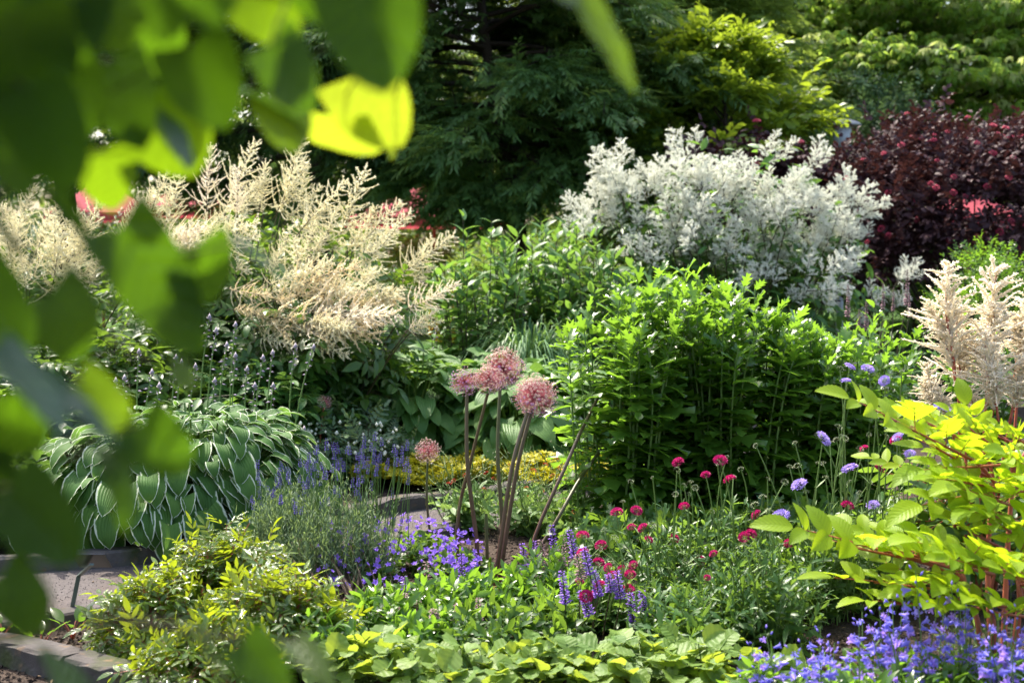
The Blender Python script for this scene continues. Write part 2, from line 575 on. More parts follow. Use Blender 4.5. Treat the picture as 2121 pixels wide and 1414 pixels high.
# ------------------------------------------------------------------ plant growers
def leafy(mb, P, tpls, n, t0, t1, size, pitch, m=None, opp=False, jit=.35, droop=0.0, sj=.2, up=None):
    """leaves along stems; SIZE(t), PITCH(t) radians above the plane across the stem"""
    S_ = P.shape[0]
    if opp:
        h = max(1, n // 2)
        t = np.repeat(t0 + (t1 - t0) * (np.arange(h) + .5) / h, 2)
        az = np.tile([0, math.pi], h) + np.repeat(np.arange(h) * math.pi / 2, 2)
    else:
        t = t0 + (t1 - t0) * (np.arange(n) + .5) / n
        az = np.arange(n) * 2.4
    n = len(t)
    t = np.clip(t[None] + R.normal(0, .25 / n, (S_, n)), t0, t1)
    az = az[None] + R.uniform(0, 6.28, (S_, 1)) + R.normal(0, .3, (S_, n))
    p, T = along(P, t)
    e1 = nrm(np.cross(T, np.array([.21, .97, .1])))
    e2 = np.cross(T, e1)
    rad = e1 * np.cos(az)[..., None] + e2 * np.sin(az)[..., None]
    ph = pitch(t) + R.normal(0, jit * .5, t.shape)
    D = rad * np.cos(ph)[..., None] + T * np.sin(ph)[..., None] + R.normal(0, jit * .4, p.shape)
    D[..., 2] -= droop
    U = T + rad * -.0 + R.normal(0, jit, p.shape) + np.array([0, 0, .35])
    sz = size(t) * (1 + R.normal(0, sj, t.shape)).clip(.45, 1.7)
    D, U, p, sz = D.reshape(-1, 3), U.reshape(-1, 3), p.reshape(-1, 3), sz.ravel()
    k = R.integers(0, len(tpls), len(p))
    for i, tp in enumerate(tpls):
        s = k == i
        mb.inst(tp, frames(D[s], U[s], sz[s]), p[s], m)


def disc(n, c, rx, ry=None):
    ry = rx if ry is None else ry
    a, r = R.uniform(0, 6.283, n), np.sqrt(R.uniform(0, 1, n))
    return np.stack([c[0] + rx * r * np.cos(a), c[1] + ry * r * np.sin(a), np.full(n, c[2] if len(c) > 2 else 0.0)], -1)


def dome(n, c, r, h, ry=None, edge=.45, jit=.08):
    ry = r if ry is None else ry
    p = disc(n, (0, 0, 0), 1, 1)
    q = (p[:, 0] ** 2 + p[:, 1] ** 2)
    z = h * (1 - (1 - edge) * q) * (1 + R.normal(0, jit, n))
    return np.stack([c[0] + p[:, 0] * r, c[1] + p[:, 1] * ry, z], -1)


def clump(name, label, cat, group, c, r, h, tpls, mats, nst, nlf, size, pitch=lambda t: .3 + .6 * t, t0=.15, t1=1.0, br=.35, ry=None,
          edge=.5, opp=False, jit=.35, droop=.0, sr=.004, sides=3, up=.6, sm=1, fm=0, parts=True, sj=.2, tips=None):
    """a herbaceous clump: stems from a common crown, leaves up each stem. MATS = [leaf, stem]"""
    c = np.array([c[0], c[1], 0.0])
    root = thing(name, label, cat, c, group)
    tip = dome(nst, (0, 0), r, h, ry, edge) if tips is None else tips - c
    b = disc(nst, (0, 0, 0), r * br, (ry or r) * br)
    b[:, :2] = tip[:, :2] * br + b[:, :2] * .3
    P = arch(b, tip, 7, up)
    f, s = MB(), MB()
    leafy(f, P, tpls, nlf, t0, t1, size, pitch, fm, opp, jit, droop, sj)
    tubes(s, P, sr, sr * .45, sides)
    if len(tpls[0].arr()[3]) and tpls[0].arr()[3].max() > 0:
        f2 = MB()
        leafy(f2, P, tpls, nlf, t0, t1, size, pitch, None, opp, jit, droop, sj)
        f = f2
        f.build('foliage', [mats[0], mats[1]], root)
    else:
        f.build('foliage', mats[0], root)
    s.build('stems' if False else 'stem_cluster', mats[1], root)
    return root, P


def spike(whorls, per, L, r, size, wt=.35, m=0, sm=1, stalk=0.0, sr=.003, gap=0.0, tip=.35):
    """upright flower spike along +Z starting at height STALK"""
    mb = MB()
    if stalk or sr:
        zz = np.linspace(0, stalk + L, 5)
        tubes(mb, np.stack([0 * zz, 0 * zz, zz], -1)[None], sr, sr * .5, 3, m=sm)
    P, D, sz = [], [], []
    for k in range(whorls):
        t = k / max(1, whorls - 1)
        for j in range(per):
            a = 6.283 * (j + R.uniform(-.3, .3)) / per + k * 1.1
            d = np.array([math.cos(a), math.sin(a), R.uniform(.2, 1.0)])
            P.append([math.cos(a) * r * .3, math.sin(a) * r * .3, stalk + L * t * (1 - gap) + R.normal(0, L * .012)])
            D.append(d)
            sz.append(size * (1 - (1 - tip) * t) * R.uniform(.75, 1.25))
    D = np.array(D)
    mb.inst(BUD, frames(D, np.array([0, 0, 1.]) + R.normal(0, .2, D.shape), np.array(sz)), np.array(P), m)
    return mb


def budtp(w=.5):
    """small closed 6-faced bud along +Y"""
    mb = MB()
    V = [[0, 0, 0], [w / 2, .5, 0], [0, .5, w / 2], [-w / 2, .5, 0], [0, .5, -w / 2], [0, 1, 0]]
    mb.add(V, None, [[0, 1, 2], [0, 2, 3], [0, 3, 4], [0, 4, 1], [5, 2, 1], [5, 3, 2], [5, 4, 3], [5, 1, 4]])
    return mb


BUD = budtp()


def star(n=5, w=.32, cup=.4, m=0):
    """open flower facing +Z, radius 1"""
    mb = MB()
    th = 6.283 * np.arange(n) / n
    D = np.stack([np.cos(th), np.sin(th), np.full(n, cup)], -1)
    mb.inst(diamond(w * 2.2, .3), frames(D, np.tile([0, 0, 1.], (n, 1))), np.zeros((n, 3)), m)
    return mb


def bell(n=5, m=0):
    """tubular flower along +Y, flared lobes, unit length"""
    mb = MB()
    th = np.linspace(0, 6.283, 6, endpoint=False)
    prof_ = [(0, .07), (.35, .17), (.72, .24), (.95, .38)]
    V = np.array([[r * math.cos(a), y, r * math.sin(a)] for y, r in prof_ for a in th])
    idx = np.arange(24).reshape(4, 6)
    a, b = idx[:-1], idx[1:]
    Q = np.stack([a, np.roll(a, -1, 1), np.roll(b, -1, 1), b], -1).reshape(-1, 4)
    mb.add(V, Q, m=m)
    D = np.array([[math.cos(a) * 1.0, .5, math.sin(a) * 1.0] for a in th[:5] + .2])
    P = np.array([[math.cos(a) * .33, .9, math.sin(a) * .33] for a in th[:5] + .2])
    mb.inst(diamond(.9, .1), frames(D, np.tile([0, 1., .01], (5, 1)), np.full(5, .34)), P, m)
    return mb


def pin_head(n=70, flat=.55, outer=.42, inner=.2, m=0):
    """pincushion flower head, radius 1, facing +Z"""
    mb = MB()
    i = np.arange(n) + .5
    ph = np.arccos(1 - i / n * 1.05)
    th = i * 2.39996
    N_ = np.stack([np.sin(ph) * np.cos(th), np.sin(ph) * np.sin(th), np.cos(ph)], -1)
    P = N_ * np.array([.68, .68, .68 * flat])
    D = N_ * np.array([1, 1, .6]) + np.array([0, 0, .25]) + R.normal(0, .2, N_.shape)
    sz = inner + (outer - inner) * (ph / ph.max()) ** 1.5
    mb.inst(diamond(.75, .25), frames(D, N_ + np.array([0, 0, .6]) + R.normal(0, .2, N_.shape), sz), P, m)
    return mb


def fuzzy(mb, P, r, per, size, m=0, sides=3, core=.4):
    """flower threads: thin cores P (S,K,3) furred with tiny florets"""
    S_ = P.shape[0]
    tubes(mb, P, r * core, r * core * .4, sides, m)
    t = R.uniform(.03, 1, (S_, per))
    p, T = along(P, t)
    D = nrm(R.normal(0, 1, p.shape)) + T * .6
    p = p + nrm(D) * r * .2
    D, p = D.reshape(-1, 3), p.reshape(-1, 3)
    mb.inst(diamond(.55, .1), frames(D, R.normal(0, 1, D.shape), size * R.uniform(.6, 1.3, len(p)) * (1 - .4 * t.ravel())), p, m)


def plume(n=34, per=16, ang=58, L=.34, r=.02, size=.036, curve=.25, irr=.15):
    """feathery plume of unit length along +Z: a stem with tapering flower threads"""
    mb = MB()
    t = np.linspace(0.02, .96, n)
    az = np.arange(n) * 2.4
    l = L * (1 - t) ** .75 * R.uniform(.7 - irr, 1.15 + irr, n) + .07
    t = (t + R.normal(0, irr * .08, n)).clip(.01, .99)
    a = math.radians(ang) + R.normal(0, irr, n)
    rad = np.stack([np.cos(az), np.sin(az), 0 * az], -1)
    b = np.stack([0 * t, 0 * t, t], -1)
    tip = b + l[:, None] * (rad * np.sin(a)[:, None] + np.array([0, 0, 1]) * np.cos(a)[:, None])
    c = (b + tip) / 2 - np.array([0, 0, 1]) * (l * curve)[:, None]
    P = bez(b, c, tip, 5)
    fuzzy(mb, P, r, per, size, 0, core=.62)
    zz = np.linspace(-.15, 1, 7)
    ax = np.stack([.02 * np.sin(zz * 4), .02 * np.cos(zz * 5), zz], -1)[None]
    tubes(mb, ax, .011, .004, 4, m=1)
    fuzzy(mb, ax[:, 4:], r, 30, size, 0)
    return mb


def panicle(nb=15, ns=9, per=18):
    """dense branching panicle of unit length along +Z"""
    mb = MB()
    Ps = []
    for k in range(nb):
        t = .05 + .88 * k / nb
        az = k * 2.4 + R.normal(0, .2)
        l = (.42 * (1 - t) ** .8 + .12) * R.uniform(.75, 1.25)
        el = math.radians(R.uniform(30, 60))
        d = np.array([math.cos(az) * math.cos(el), math.sin(az) * math.cos(el), math.sin(el)])
        b = np.array([0, 0, t])
        Ps.append(np.linspace(b, b + d * l, 4))
        for j in range(ns):
            u = .25 + .7 * j / ns
            d2 = nrm(d + nrm(R.normal(0, 1, 3)) * 1.0 + np.array([0, 0, .35]))
            q = b + d * l * u
            Ps.append(np.linspace(q, q + d2 * l * .36 * (1.15 - u * .5), 4))
    Ps.append(np.linspace([0, 0, .4], [0, 0, 1.08], 4))
    fuzzy(mb, np.array(Ps), .017, per, .042, 0, core=.3)
    zz = np.linspace(-.3, .9, 5)
    tubes(mb, np.stack([0 * zz, 0 * zz, zz], -1)[None], .014, .005, 4, m=1)
    return mb

# ================================================================== GROUND
def sheet(name, pts, z, mat, kind='structure', label=None):
    mb = MB()
    n = len(pts)
    V = [(x, y, z) for x, y in pts]
    me = bpy.data.meshes.new(name)
    me.from_pydata(V, [], [list(range(n))])
    me.materials.append(mat)
    o = obj(name, me)
    return tag(o, label, None, None, kind)


def strip(name, line, w0, w1, z, mat):
    """ribbon between two offset lines"""
    L_ = np.asarray(line, float)
    T = nrm(np.gradient(L_, axis=0))
    Nn = np.stack([-T[:, 1], T[:, 0]], -1)
    a, b = L_ + Nn * w0, L_ + Nn * w1
    V = np.concatenate([np.c_[a, np.full(len(a), z)], np.c_[b, np.full(len(b), z)]])
    n = len(a)
    i = np.arange(n - 1)
    mb = MB()
    mb.add(V, np.stack([i, i + 1, i + n + 1, i + n], -1)[:, ::-1])
    return tag(mb.build(name, mat, smooth=False), kind='structure')


def smooth_line(pts, n=60):
    p = np.asarray(pts, float)
    t = np.concatenate([[0], np.cumsum(np.linalg.norm(np.diff(p, axis=0), axis=1))])
    # Catmull-Rom through the points
    tt = np.linspace(0, t[-1], n)
    out = []
    for q in tt:
        i = min(max(np.searchsorted(t, q) - 1, 0), len(p) - 2)
        u = (q - t[i]) / (t[i + 1] - t[i])
        p0, p1, p2, p3 = p[max(i - 1, 0)], p[i], p[i + 1], p[min(i + 2, len(p) - 1)]
        out.append(.5 * (2 * p1 + (p2 - p0) * u + (2 * p0 - 5 * p1 + 4 * p2 - p3) * u * u + (3 * p1 - p0 - 3 * p2 + p3) * u ** 3))
    return np.array(out)


g = 150
sheet('ground', [(-g, -30), (g, -30), (g, 2 * g), (-g, 2 * g)], 0.0, M['soil'])
sheet('lawn', [(-40, 13.6), (40, 13.6), (40, 60), (-40, 60)], 0.006, M['lawn'])
FAR = smooth_line([gnd(-500, 1205)[:2], gnd(-150, 1195)[:2], gnd(60, 1188)[:2], gnd(330, 1165)[:2], gnd(640, 1105)[:2], gnd(830, 1062)[:2], gnd(1010, 1040)[:2], gnd(1130, 1010)[:2], gnd(1230, 972)[:2], gnd(1430, 925)[:2], gnd(1800, 905)[:2]], 70)
NEAR = smooth_line([gnd(-500, 1345)[:2], gnd(-150, 1318)[:2], gnd(60, 1300)[:2], gnd(235, 1268)[:2], gnd(420, 1225)[:2], gnd(640, 1165)[:2], gnd(840, 1125)[:2], gnd(1010, 1090)[:2], gnd(1170, 1052)[:2], gnd(1330, 995)[:2], gnd(1530, 945)[:2], gnd(1850, 925)[:2]], 70)
mb = MB()
n = len(FAR)
i = np.arange(n - 1)
mb.add(np.concatenate([np.c_[NEAR, np.full(n, .006)], np.c_[FAR, np.full(n, .006)]]), np.stack([i, i + 1, i + n + 1, i + n], -1))
tag(mb.build('path', M['gravel'], smooth=False), kind='structure')


def kerb(line, w, h, stone, name='kerb'):
    """a row of dressed edging stones along LINE, one mesh, each stone a little different"""
    mb = MB()
    L_ = np.asarray(line)
    d = np.concatenate([[0], np.cumsum(np.linalg.norm(np.diff(L_, axis=0), axis=1))])
    x = 0.0
    while x < d[-1] - .05:
        l = stone * R.uniform(.8, 1.2)
        e = min(x + l - .008, d[-1])
        q = np.linspace(x + .004, e, 8)
        p = np.stack([np.interp(q, d, L_[:, 0]), np.interp(q, d, L_[:, 1])], -1)
        T = nrm(np.gradient(p, axis=0))
        Nn = np.stack([-T[:, 1], T[:, 0]], -1)
        hh = h + R.normal(0, .004)
        b = .012
        sec = [(-w / 2, -.05), (-w / 2, hh - b), (-w / 2 + b, hh), (w / 2 - b, hh), (w / 2, hh - b), (w / 2, -.05)]
        V = np.array([[*(p[k] + Nn[k] * (o_ + R.normal(0, .003))), z_ + R.normal(0, .003)] for k in range(8) for o_, z_ in sec])
        idx = np.arange(48).reshape(8, 6)
        Q = np.stack([idx[:-1, :-1], idx[1:, :-1], idx[1:, 1:], idx[:-1, 1:]], -1).reshape(-1, 4)
        caps = [[0, 1, 4, 5], [1, 2, 3, 4], [47, 46, 43, 42], [46, 45, 44, 43]]
        mb.add(V, np.concatenate([Q, caps]))
        x += l
    return tag(mb.build(name, M['stone'], smooth=False), kind='structure')


kerb(FAR + np.array([0, .05]), .10, .08, .9)
kerb(NEAR[:30] + np.array([0, -.05]), .10, .06, .9)
BEDK = smooth_line([gnd(-420, 1290)[:2], gnd(-60, 1352)[:2], gnd(110, 1392)[:2], gnd(300, 1440)[:2], gnd(520, 1520)[:2], gnd(700, 1640)[:2]], 40)
kerb(BEDK, .12, .085, .42)

# grains on the path and crumbs on the soil: nobody could count them
def crumbs(name, n, sampler, size, mat, label):
    mb = MB()
    tp = MB()
    tp.add(np.array([[1, 0, -.3], [-.4, .9, -.3], [-.5, -.8, -.3], [.1, .1, .6]]), None, [[0, 1, 3], [1, 2, 3], [2, 0, 3]])
    P = sampler(n)
    D = R.normal(0, 1, (n, 3)) * np.array([1, 1, .25])
    mb.inst(tp, frames(D, np.tile([0, 0, 1.], (n, 1)) + R.normal(0, .3, (n, 3)), size * R.uniform(.5, 1.6, n)), P)
    return tag(mb.build(name, mat, smooth=False), label, None, None, 'stuff')


def on_path(n):
    k = R.uniform(0, 69, n)
    i = k.astype(int)
    f = (k - i)[:, None]
    u = R.uniform(.04, .96, n)[:, None]
    a = NEAR[i] * (1 - f) + NEAR[np.minimum(i + 1, 69)] * f
    b = FAR[i] * (1 - f) + FAR[np.minimum(i + 1, 69)] * f
    return np.c_[a * (1 - u) + b * u, np.full(n, .008)]


crumbs('path_grit', 12000, on_path, .0026, M['grit'], 'fine loose grit on the gravel path')
def on_soil(n):
    p = np.c_[R.normal(-.3, 1.8, n), 3.4 + np.abs(R.normal(0, 2.6, n)), np.full(n, .003)]
    bad = (p[:, 1] > np.interp(p[:, 0], NEAR[:, 0], NEAR[:, 1]) - .1) & (p[:, 1] < np.interp(p[:, 0], FAR[:, 0], FAR[:, 1]) + .1)
    p[bad, 1] = np.minimum(np.interp(p[bad, 0], NEAR[:, 0], NEAR[:, 1]) - .12, 4.2 + R.uniform(0, 1, bad.sum()))
    return p


crumbs('soil_crumbs', 34000, on_soil, .0075, M['soil'], 'dark soil crumbs on the beds')
mb = MB()
n = 1800
P = np.c_[R.uniform(-2.4, 1.4, n), R.uniform(4.3, 10.5, n), R.uniform(.006, .02, n)]
yn, yf = np.interp(P[:, 0], NEAR[:, 0], NEAR[:, 1]), np.interp(P[:, 0], FAR[:, 0], FAR[:, 1])
P = P[~((P[:, 1] > yn - .1) & (P[:, 1] < yf + .1) & (R.uniform(0, 1, n) > .06))]
n = len(P)
mb.inst(leaf('ovate', .4, 2, .2, .4), frames(R.normal(0, 1, (n, 3)) * [1, 1, .15], np.tile([0, 0, 1.], (n, 1)) + R.normal(0, .4, (n, 3)), R.uniform(.012, .035, n)), P)
tag(mb.build('leaf_litter', M['litter']), 'brown leaf scraps on the soil', None, None, 'stuff')

# ================================================================== TREES AND FAR THINGS
def spray_tp(nl, ll, lw, ang=48, tp=None, droop=.25, jit=.12):
    """twig of unit length with leaves in two ranks"""
    mb = MB()
    tp = tp or diamond(lw / ll, .15)
    t = (np.arange(nl) + .5) / nl
    sg = np.where(np.arange(nl) % 2, 1, -1)
    a = np.radians(ang * (1 - .45 * t)) * sg + R.normal(0, jit, nl)
    D = np.stack([np.sin(a), np.cos(a), -.25 + R.normal(0, .2, nl)], -1)
    P = np.stack([0 * t, t, -droop * t * t], -1)
    mb.inst(tp, frames(D, np.tile([0, 0, 1.], (nl, 1)) + R.normal(0, .25, (nl, 3)), ll * (1 - .35 * t) * R.uniform(.8, 1.2, nl)), P)
    return mb


def tree(name, label, cat, group, c, h, rad, lowest, tpls, leafm, nlimb, nsec, nspray, ssize, trunk_r, slope=(0.1, .5), sag=.12,
         lean=(0, 0), bark=None, mix=None, extra=(), shell=0, spread=.16, shape='oval', flat=.5, top=1.0, fm2=None, zmin=None):
    c = np.array([c[0], c[1], 0.])
    root = thing(name, label, cat, c, group)
    w = MB()
    zt = np.linspace(0, 1, 9)
    tr = np.stack([lean[0] * zt + .05 * np.sin(zt * 7 + c[0]), lean[1] * zt + .05 * np.cos(zt * 6), h * .95 * zt], -1)
    tubes(w, tr[None], trunk_r, trunk_r * .15, 9)
    u = (np.arange(nlimb) + R.uniform(0, 1, nlimb)) / nlimb
    hz = lowest + (h * .95 - lowest) * u
    az = np.arange(nlimb) * 2.4 + R.normal(0, .3, nlimb)
    if shape == 'oval':
        pr = np.sqrt(np.clip(1 - (u * 1.02 - .25) ** 2 / .62, .05, 1))
    elif shape == 'cone':
        pr = 1 - .85 * u
    else:
        pr = np.sqrt(np.clip(1 - u ** 2 * .9, .05, 1))
    ln = rad * pr * R.uniform(.8, 1.12, nlimb)
    el = slope[0] + (slope[1] - slope[0]) * u + R.normal(0, .08, nlimb)
    d = np.stack([np.cos(az) * np.cos(el), np.sin(az) * np.cos(el), np.sin(el)], -1)
    b, _ = along(tr[None], (hz / (h * .95))[None])
    b = b[0]
    tip = b + d * ln[:, None] - np.array([0, 0, 1]) * (sag * ln)[:, None]
    mid = b + d * (ln * .55)[:, None] + np.array([0, 0, .06]) * ln[:, None]
    P1 = bez(b, mid, tip, 7)
    if len(extra):                              # low limbs seen in the photograph
        e1 = np.array(extra)[:, 1] - c
        e0 = np.array(extra)[:, 0] - c
        Px = bez(e0, (e0 + e1) / 2 + [0, 0, .12], e1, 7)
        P1 = np.concatenate([P1, Px])
        u, ln = np.append(u, np.full(len(Px), .4)), np.append(ln, np.linalg.norm(e1 - e0, axis=1))
        nlimb = len(P1)
    tubes(w, P1, trunk_r * .32 * (1 - .6 * u), trunk_r * .05, 5)
    t = R.uniform(.22, .98, (nlimb, nsec))
    p, T = along(P1, t)
    side = nrm(np.cross(T, [0, 0, 1.])) * np.where(R.uniform(0, 1, t.shape) > .5, 1, -1)[..., None]
    d2 = nrm(T * .75 + side * .75 + R.normal(0, .15, p.shape) + np.array([0, 0, .05]))
    l2 = (ln[:, None] * .42 * (1.15 - t) + .15 * rad * .5)
    P2 = bez(p.reshape(-1, 3), (p + d2 * l2[..., None] * .5 + np.array([0, 0, .03])).reshape(-1, 3), (p + d2 * l2[..., None] - np.array([0, 0, 1.]) * (l2 * sag)[..., None]).reshape(-1, 3), 5)
    tubes(w, P2, trunk_r * .1, trunk_r * .03, 3)
    w.build('trunk', bark or M['bark'], root)
    f = MB()
    k1 = int(nspray * .25)
    li = R.integers(0, nlimb, k1)
    q1, T1 = along(P1[li], R.uniform(.45, 1, (k1, 1)))
    k2 = nspray - k1
    li2 = R.integers(0, len(P2), k2)
    q2, T2 = along(P2[li2], R.uniform(.15, 1, (k2, 1)))
    q = np.concatenate([q1[:, 0], q2[:, 0]])
    T = np.concatenate([T1[:, 0], T2[:, 0]])
    out = nrm((q - tr.mean(0)) * np.array([1, 1, .2]))
    D = nrm(T * .7 + out * .35 + R.normal(0, .45, q.shape) * np.array([1, 1, flat]) - np.array([0, 0, .02]))
    q = q + R.normal(0, spread, q.shape) * np.array([1, 1, flat])
    if shell:                                   # outer layers of the crown, in tiers
        us = R.uniform(0, .95, shell)
        tier = 14
        us = (np.floor(us * tier) + .5 + R.normal(0, .16, shell)) / tier
        as_ = R.uniform(0, 6.283, shell)
        pr_ = np.sqrt(np.clip(1 - (us * 1.02 - .25) ** 2 / .62, .05, 1))
        rs_ = rad * pr_ * R.uniform(.62, 1.03, shell) * (1 + .12 * np.sin(as_ * 5 + us * 40) + .08 * np.sin(as_ * 11))
        o_ = np.stack([np.cos(as_), np.sin(as_), 0 * as_], -1)
        q = np.concatenate([q, o_ * rs_[:, None] + np.c_[np.zeros((shell, 2)), lowest + (h - lowest) * us - .10 * rs_ * .3 + R.normal(0, .05, shell)]])
        D = np.concatenate([D, o_ + R.normal(0, .5, (shell, 3)) * [1, 1, .2]])
    if zmin:
        q[:, 2] = np.maximum(q[:, 2], zmin + R.uniform(0, .3, len(q)))
    U = np.tile([0, 0, 1.], (len(q), 1)) + R.normal(0, .28, q.shape)
    k = R.integers(0, len(tpls), len(q))
    sz = ssize * R.uniform(.65, 1.25, len(q))
    for i_, tp in enumerate(tpls):
        s = k == i_
        two = (R.uniform(0, 1, len(q)) < mix[1]) if mix else np.zeros(len(q), bool)
        for j_, s2 in ((0, s & ~two), (1, s & two)):
            f.inst(tp, frames(D[s2], U[s2], sz[s2]), q[s2], j_)
    f.build('crown', [leafm, mix[0]] if mix else leafm, root)
    return root


feather = [spray_tp(18, .34, .066, 50, None, .04, .16) for _ in range(4)]
narrow = [spray_tp(16, .34, .085, 50) for _ in range(4)]
broad = [spray_tp(9, .42, .24, 55, leaf('obov', .5, 3, .25, .5), .2, .25) for _ in range(4)]


def whorl(n=8, droop=.5, w=.3):
    mb = MB()
    a = np.arange(n) * 6.283 / n + R.normal(0, .2, n)
    D = np.stack([np.cos(a), np.sin(a), -droop * R.uniform(.4, 1.2, n)], -1)
    mb.inst(leaf('ovate', w * 1.6, 2, .2, .8), frames(D, np.tile([0, 0, 1.], (n, 1)) + R.normal(0, .2, (n, 3)), R.uniform(.7, 1.1, n)), np.zeros((n, 3)))
    return mb


whorls = [whorl() for _ in range(4)]

G_DARK = 'dark feathery trees behind the borders'
tree('feathery_tree', 'large dark feathery tree filling the middle of the backdrop, slanting trunk above the leafy bush', 'tree', G_DARK,
     foot(1105, 16.4), 6.4, 2.2, 2.5, feather, M['dark'], 58, 10, 13500, .37, .13, (-.16, .5), .16, lean=(-.8, 0.2), zmin=1.75, mix=(M['layer'], .22),
     extra=[(at(1080, 330, 16.4), at(790, 375, 15.4)), (at(1085, 350, 16.4), at(960, 440, 15.0)), (at(1095, 380, 16.4), at(985, 462, 15.2))])
tree('feathery_tree', 'dark tree with thick upright trunk behind the cream plumes, left of the slanting trunk', 'tree', G_DARK,
     foot(665, 18.0), 6.9, 3.0, 2.6, feather, M['darker'], 48, 9, 9500, .40, .19, (-.05, .55), .14, zmin=2.0)
tree('feathery_tree', 'darkest tree at the far left, mostly covered by the foreground leaves', 'tree', G_DARK,
     foot(140, 18.5), 6.9, 3.0, 2.4, feather, M['darker'], 42, 9, 8000, .40, .17, (-.05, .55), .14, zmin=1.9)
tree('fine_leaved_tree', 'mid green fine leaved tree joining the right edge of the big dark tree', 'tree', None,
     foot(1330, 18.9), 6.2, 2.0, 2.0, narrow, M['layer'], 48, 8, 5600, .42, .12, (.1, .7), .12, shell=3500, zmin=1.6)
tree('soft_green_tree', 'soft light green tree in front of the monkey puzzle at the top of the picture', 'tree', None,
     foot(1480, 24.0), 7.6, 2.2, 1.9, narrow, M['layer2'], 48, 8, 5200, .55, .12, (.2, .8), .10)
tree('layered_tree', 'big sunlit tree with drooping layered foliage at the upper right', 'tree', None,
     foot(1900, 25.0), 8.2, 5.4, 1.4, whorls, M['layer2'], 110, 16, 30000, .165, .13, (.05, .45), .05, shell=30000, spread=.25, flat=.2, shape='oval', mix=(M['layer3'], .3))
tree('dark_conifer', 'dark conifer showing behind the layered tree in the top right corner', 'tree', None,
     foot(2170, 31.0), 13, 3.6, 1.5, feather, M['darker'], 46, 9, 4600, .7, .2, (-.1, .4), .15, shape='cone')
tree('lime_tree_shrub', 'bright yellow green shrubby tree with broad leaves catching the sun', 'tree', None,
     foot(1490, 15.6), 3.6, 1.2, .78, broad, M['lime'], 34, 8, 2000, .32, .07, (.2, .9), .02, spread=.1)

# monkey puzzle: bare spiky upcurved limbs
c = foot(1575, 27.5)
root = thing('monkey_puzzle_tree', 'dark monkey puzzle tree with bare spiky curving limbs near the top', 'tree', c)
w, f = MB(), MB()
zt = np.linspace(0, 1, 8)
tubes(w, np.stack([.1 * np.sin(zt * 5), 0 * zt, 7.6 * zt], -1)[None], .2, .07, 8)
n = 34
hz = np.linspace(2.6, 7.2, n)
az = np.arange(n) * 2.4
l = 1.9 * (1 - .5 * np.linspace(0, 1, n))
b = np.stack([0 * hz, 0 * hz, hz], -1)
d = np.stack([np.cos(az), np.sin(az), 0 * az], -1)
P = bez(b, b + d * l[:, None] * .7 - np.array([0, 0, .35]), b + d * l[:, None] + np.array([0, 0, .25]), 8)
tubes(w, P, .05, .03, 5)
w.build('trunk', M['bark'], root)
leafy(f, P, [diamond(.4, .2)], 46, .1, 1, lambda t: .16 + 0 * t, lambda t: .7 + 0 * t, jit=.2)
f.build('crown', M['darker'], root)


def shrub(name, label, cat, group, c, rx, ry, z0, h, tpls, mats, n, size, nstem=14, clumps=60, cs=.16, gap=None):
    """woody shrub: stems from the ground, leaf sprays gathered in clumps over a domed crown"""
    c = np.array([c[0], c[1], 0.])
    root = thing(name, label, cat, c, group)
    a = R.uniform(0, 6.283, clumps)
    e = np.arcsin(R.uniform(-.15, 1, clumps))
    rr = R.uniform(.55, 1.0, clumps) ** .6
    C_ = np.stack([rx * rr * np.cos(e) * np.cos(a), ry * rr * np.cos(e) * np.sin(a), z0 + (h - z0) * (.42 + .58 * np.sin(e) * rr)], -1)
    tip = C_[R.choice(clumps, min(nstem, clumps), replace=False)]
    P = arch(disc(len(tip), (0, 0, 0), .2 * rx), tip, 6, .55)
    s = MB()
    tubes(s, P, .022, .006, 4)
    s.build('stems' if False else 'branchwork', M['bark'], root)
    k = R.integers(0, clumps, n)
    q = C_[k] + R.normal(0, cs, (n, 3)) * np.array([1, 1, .7])
    if gap is not None:                      # an opening in the crown
        q = q[(np.abs(q[:, 0] - gap[0]) > gap[2]) | (np.abs(q[:, 2] - gap[1]) > gap[3] * R.uniform(.75, 1.1, len(q)))]
        n = len(q)
    out = nrm(q - np.array([0, 0, z0]))
    D = out + R.normal(0, .6, q.shape)
    U = np.tile([0, 0, 1.], (n, 1)) + out * .4 + R.normal(0, .4, q.shape)
    f = MB()
    kk = R.integers(0, len(tpls), n)
    sz = size * R.uniform(.6, 1.3, n)
    for i_, tp in enumerate(tpls):
        m_ = kk == i_
        f.inst(tp, frames(D[m_], U[m_], sz[m_]), q[m_], 0)
    f.build('crown', mats, root)
    return root, C_


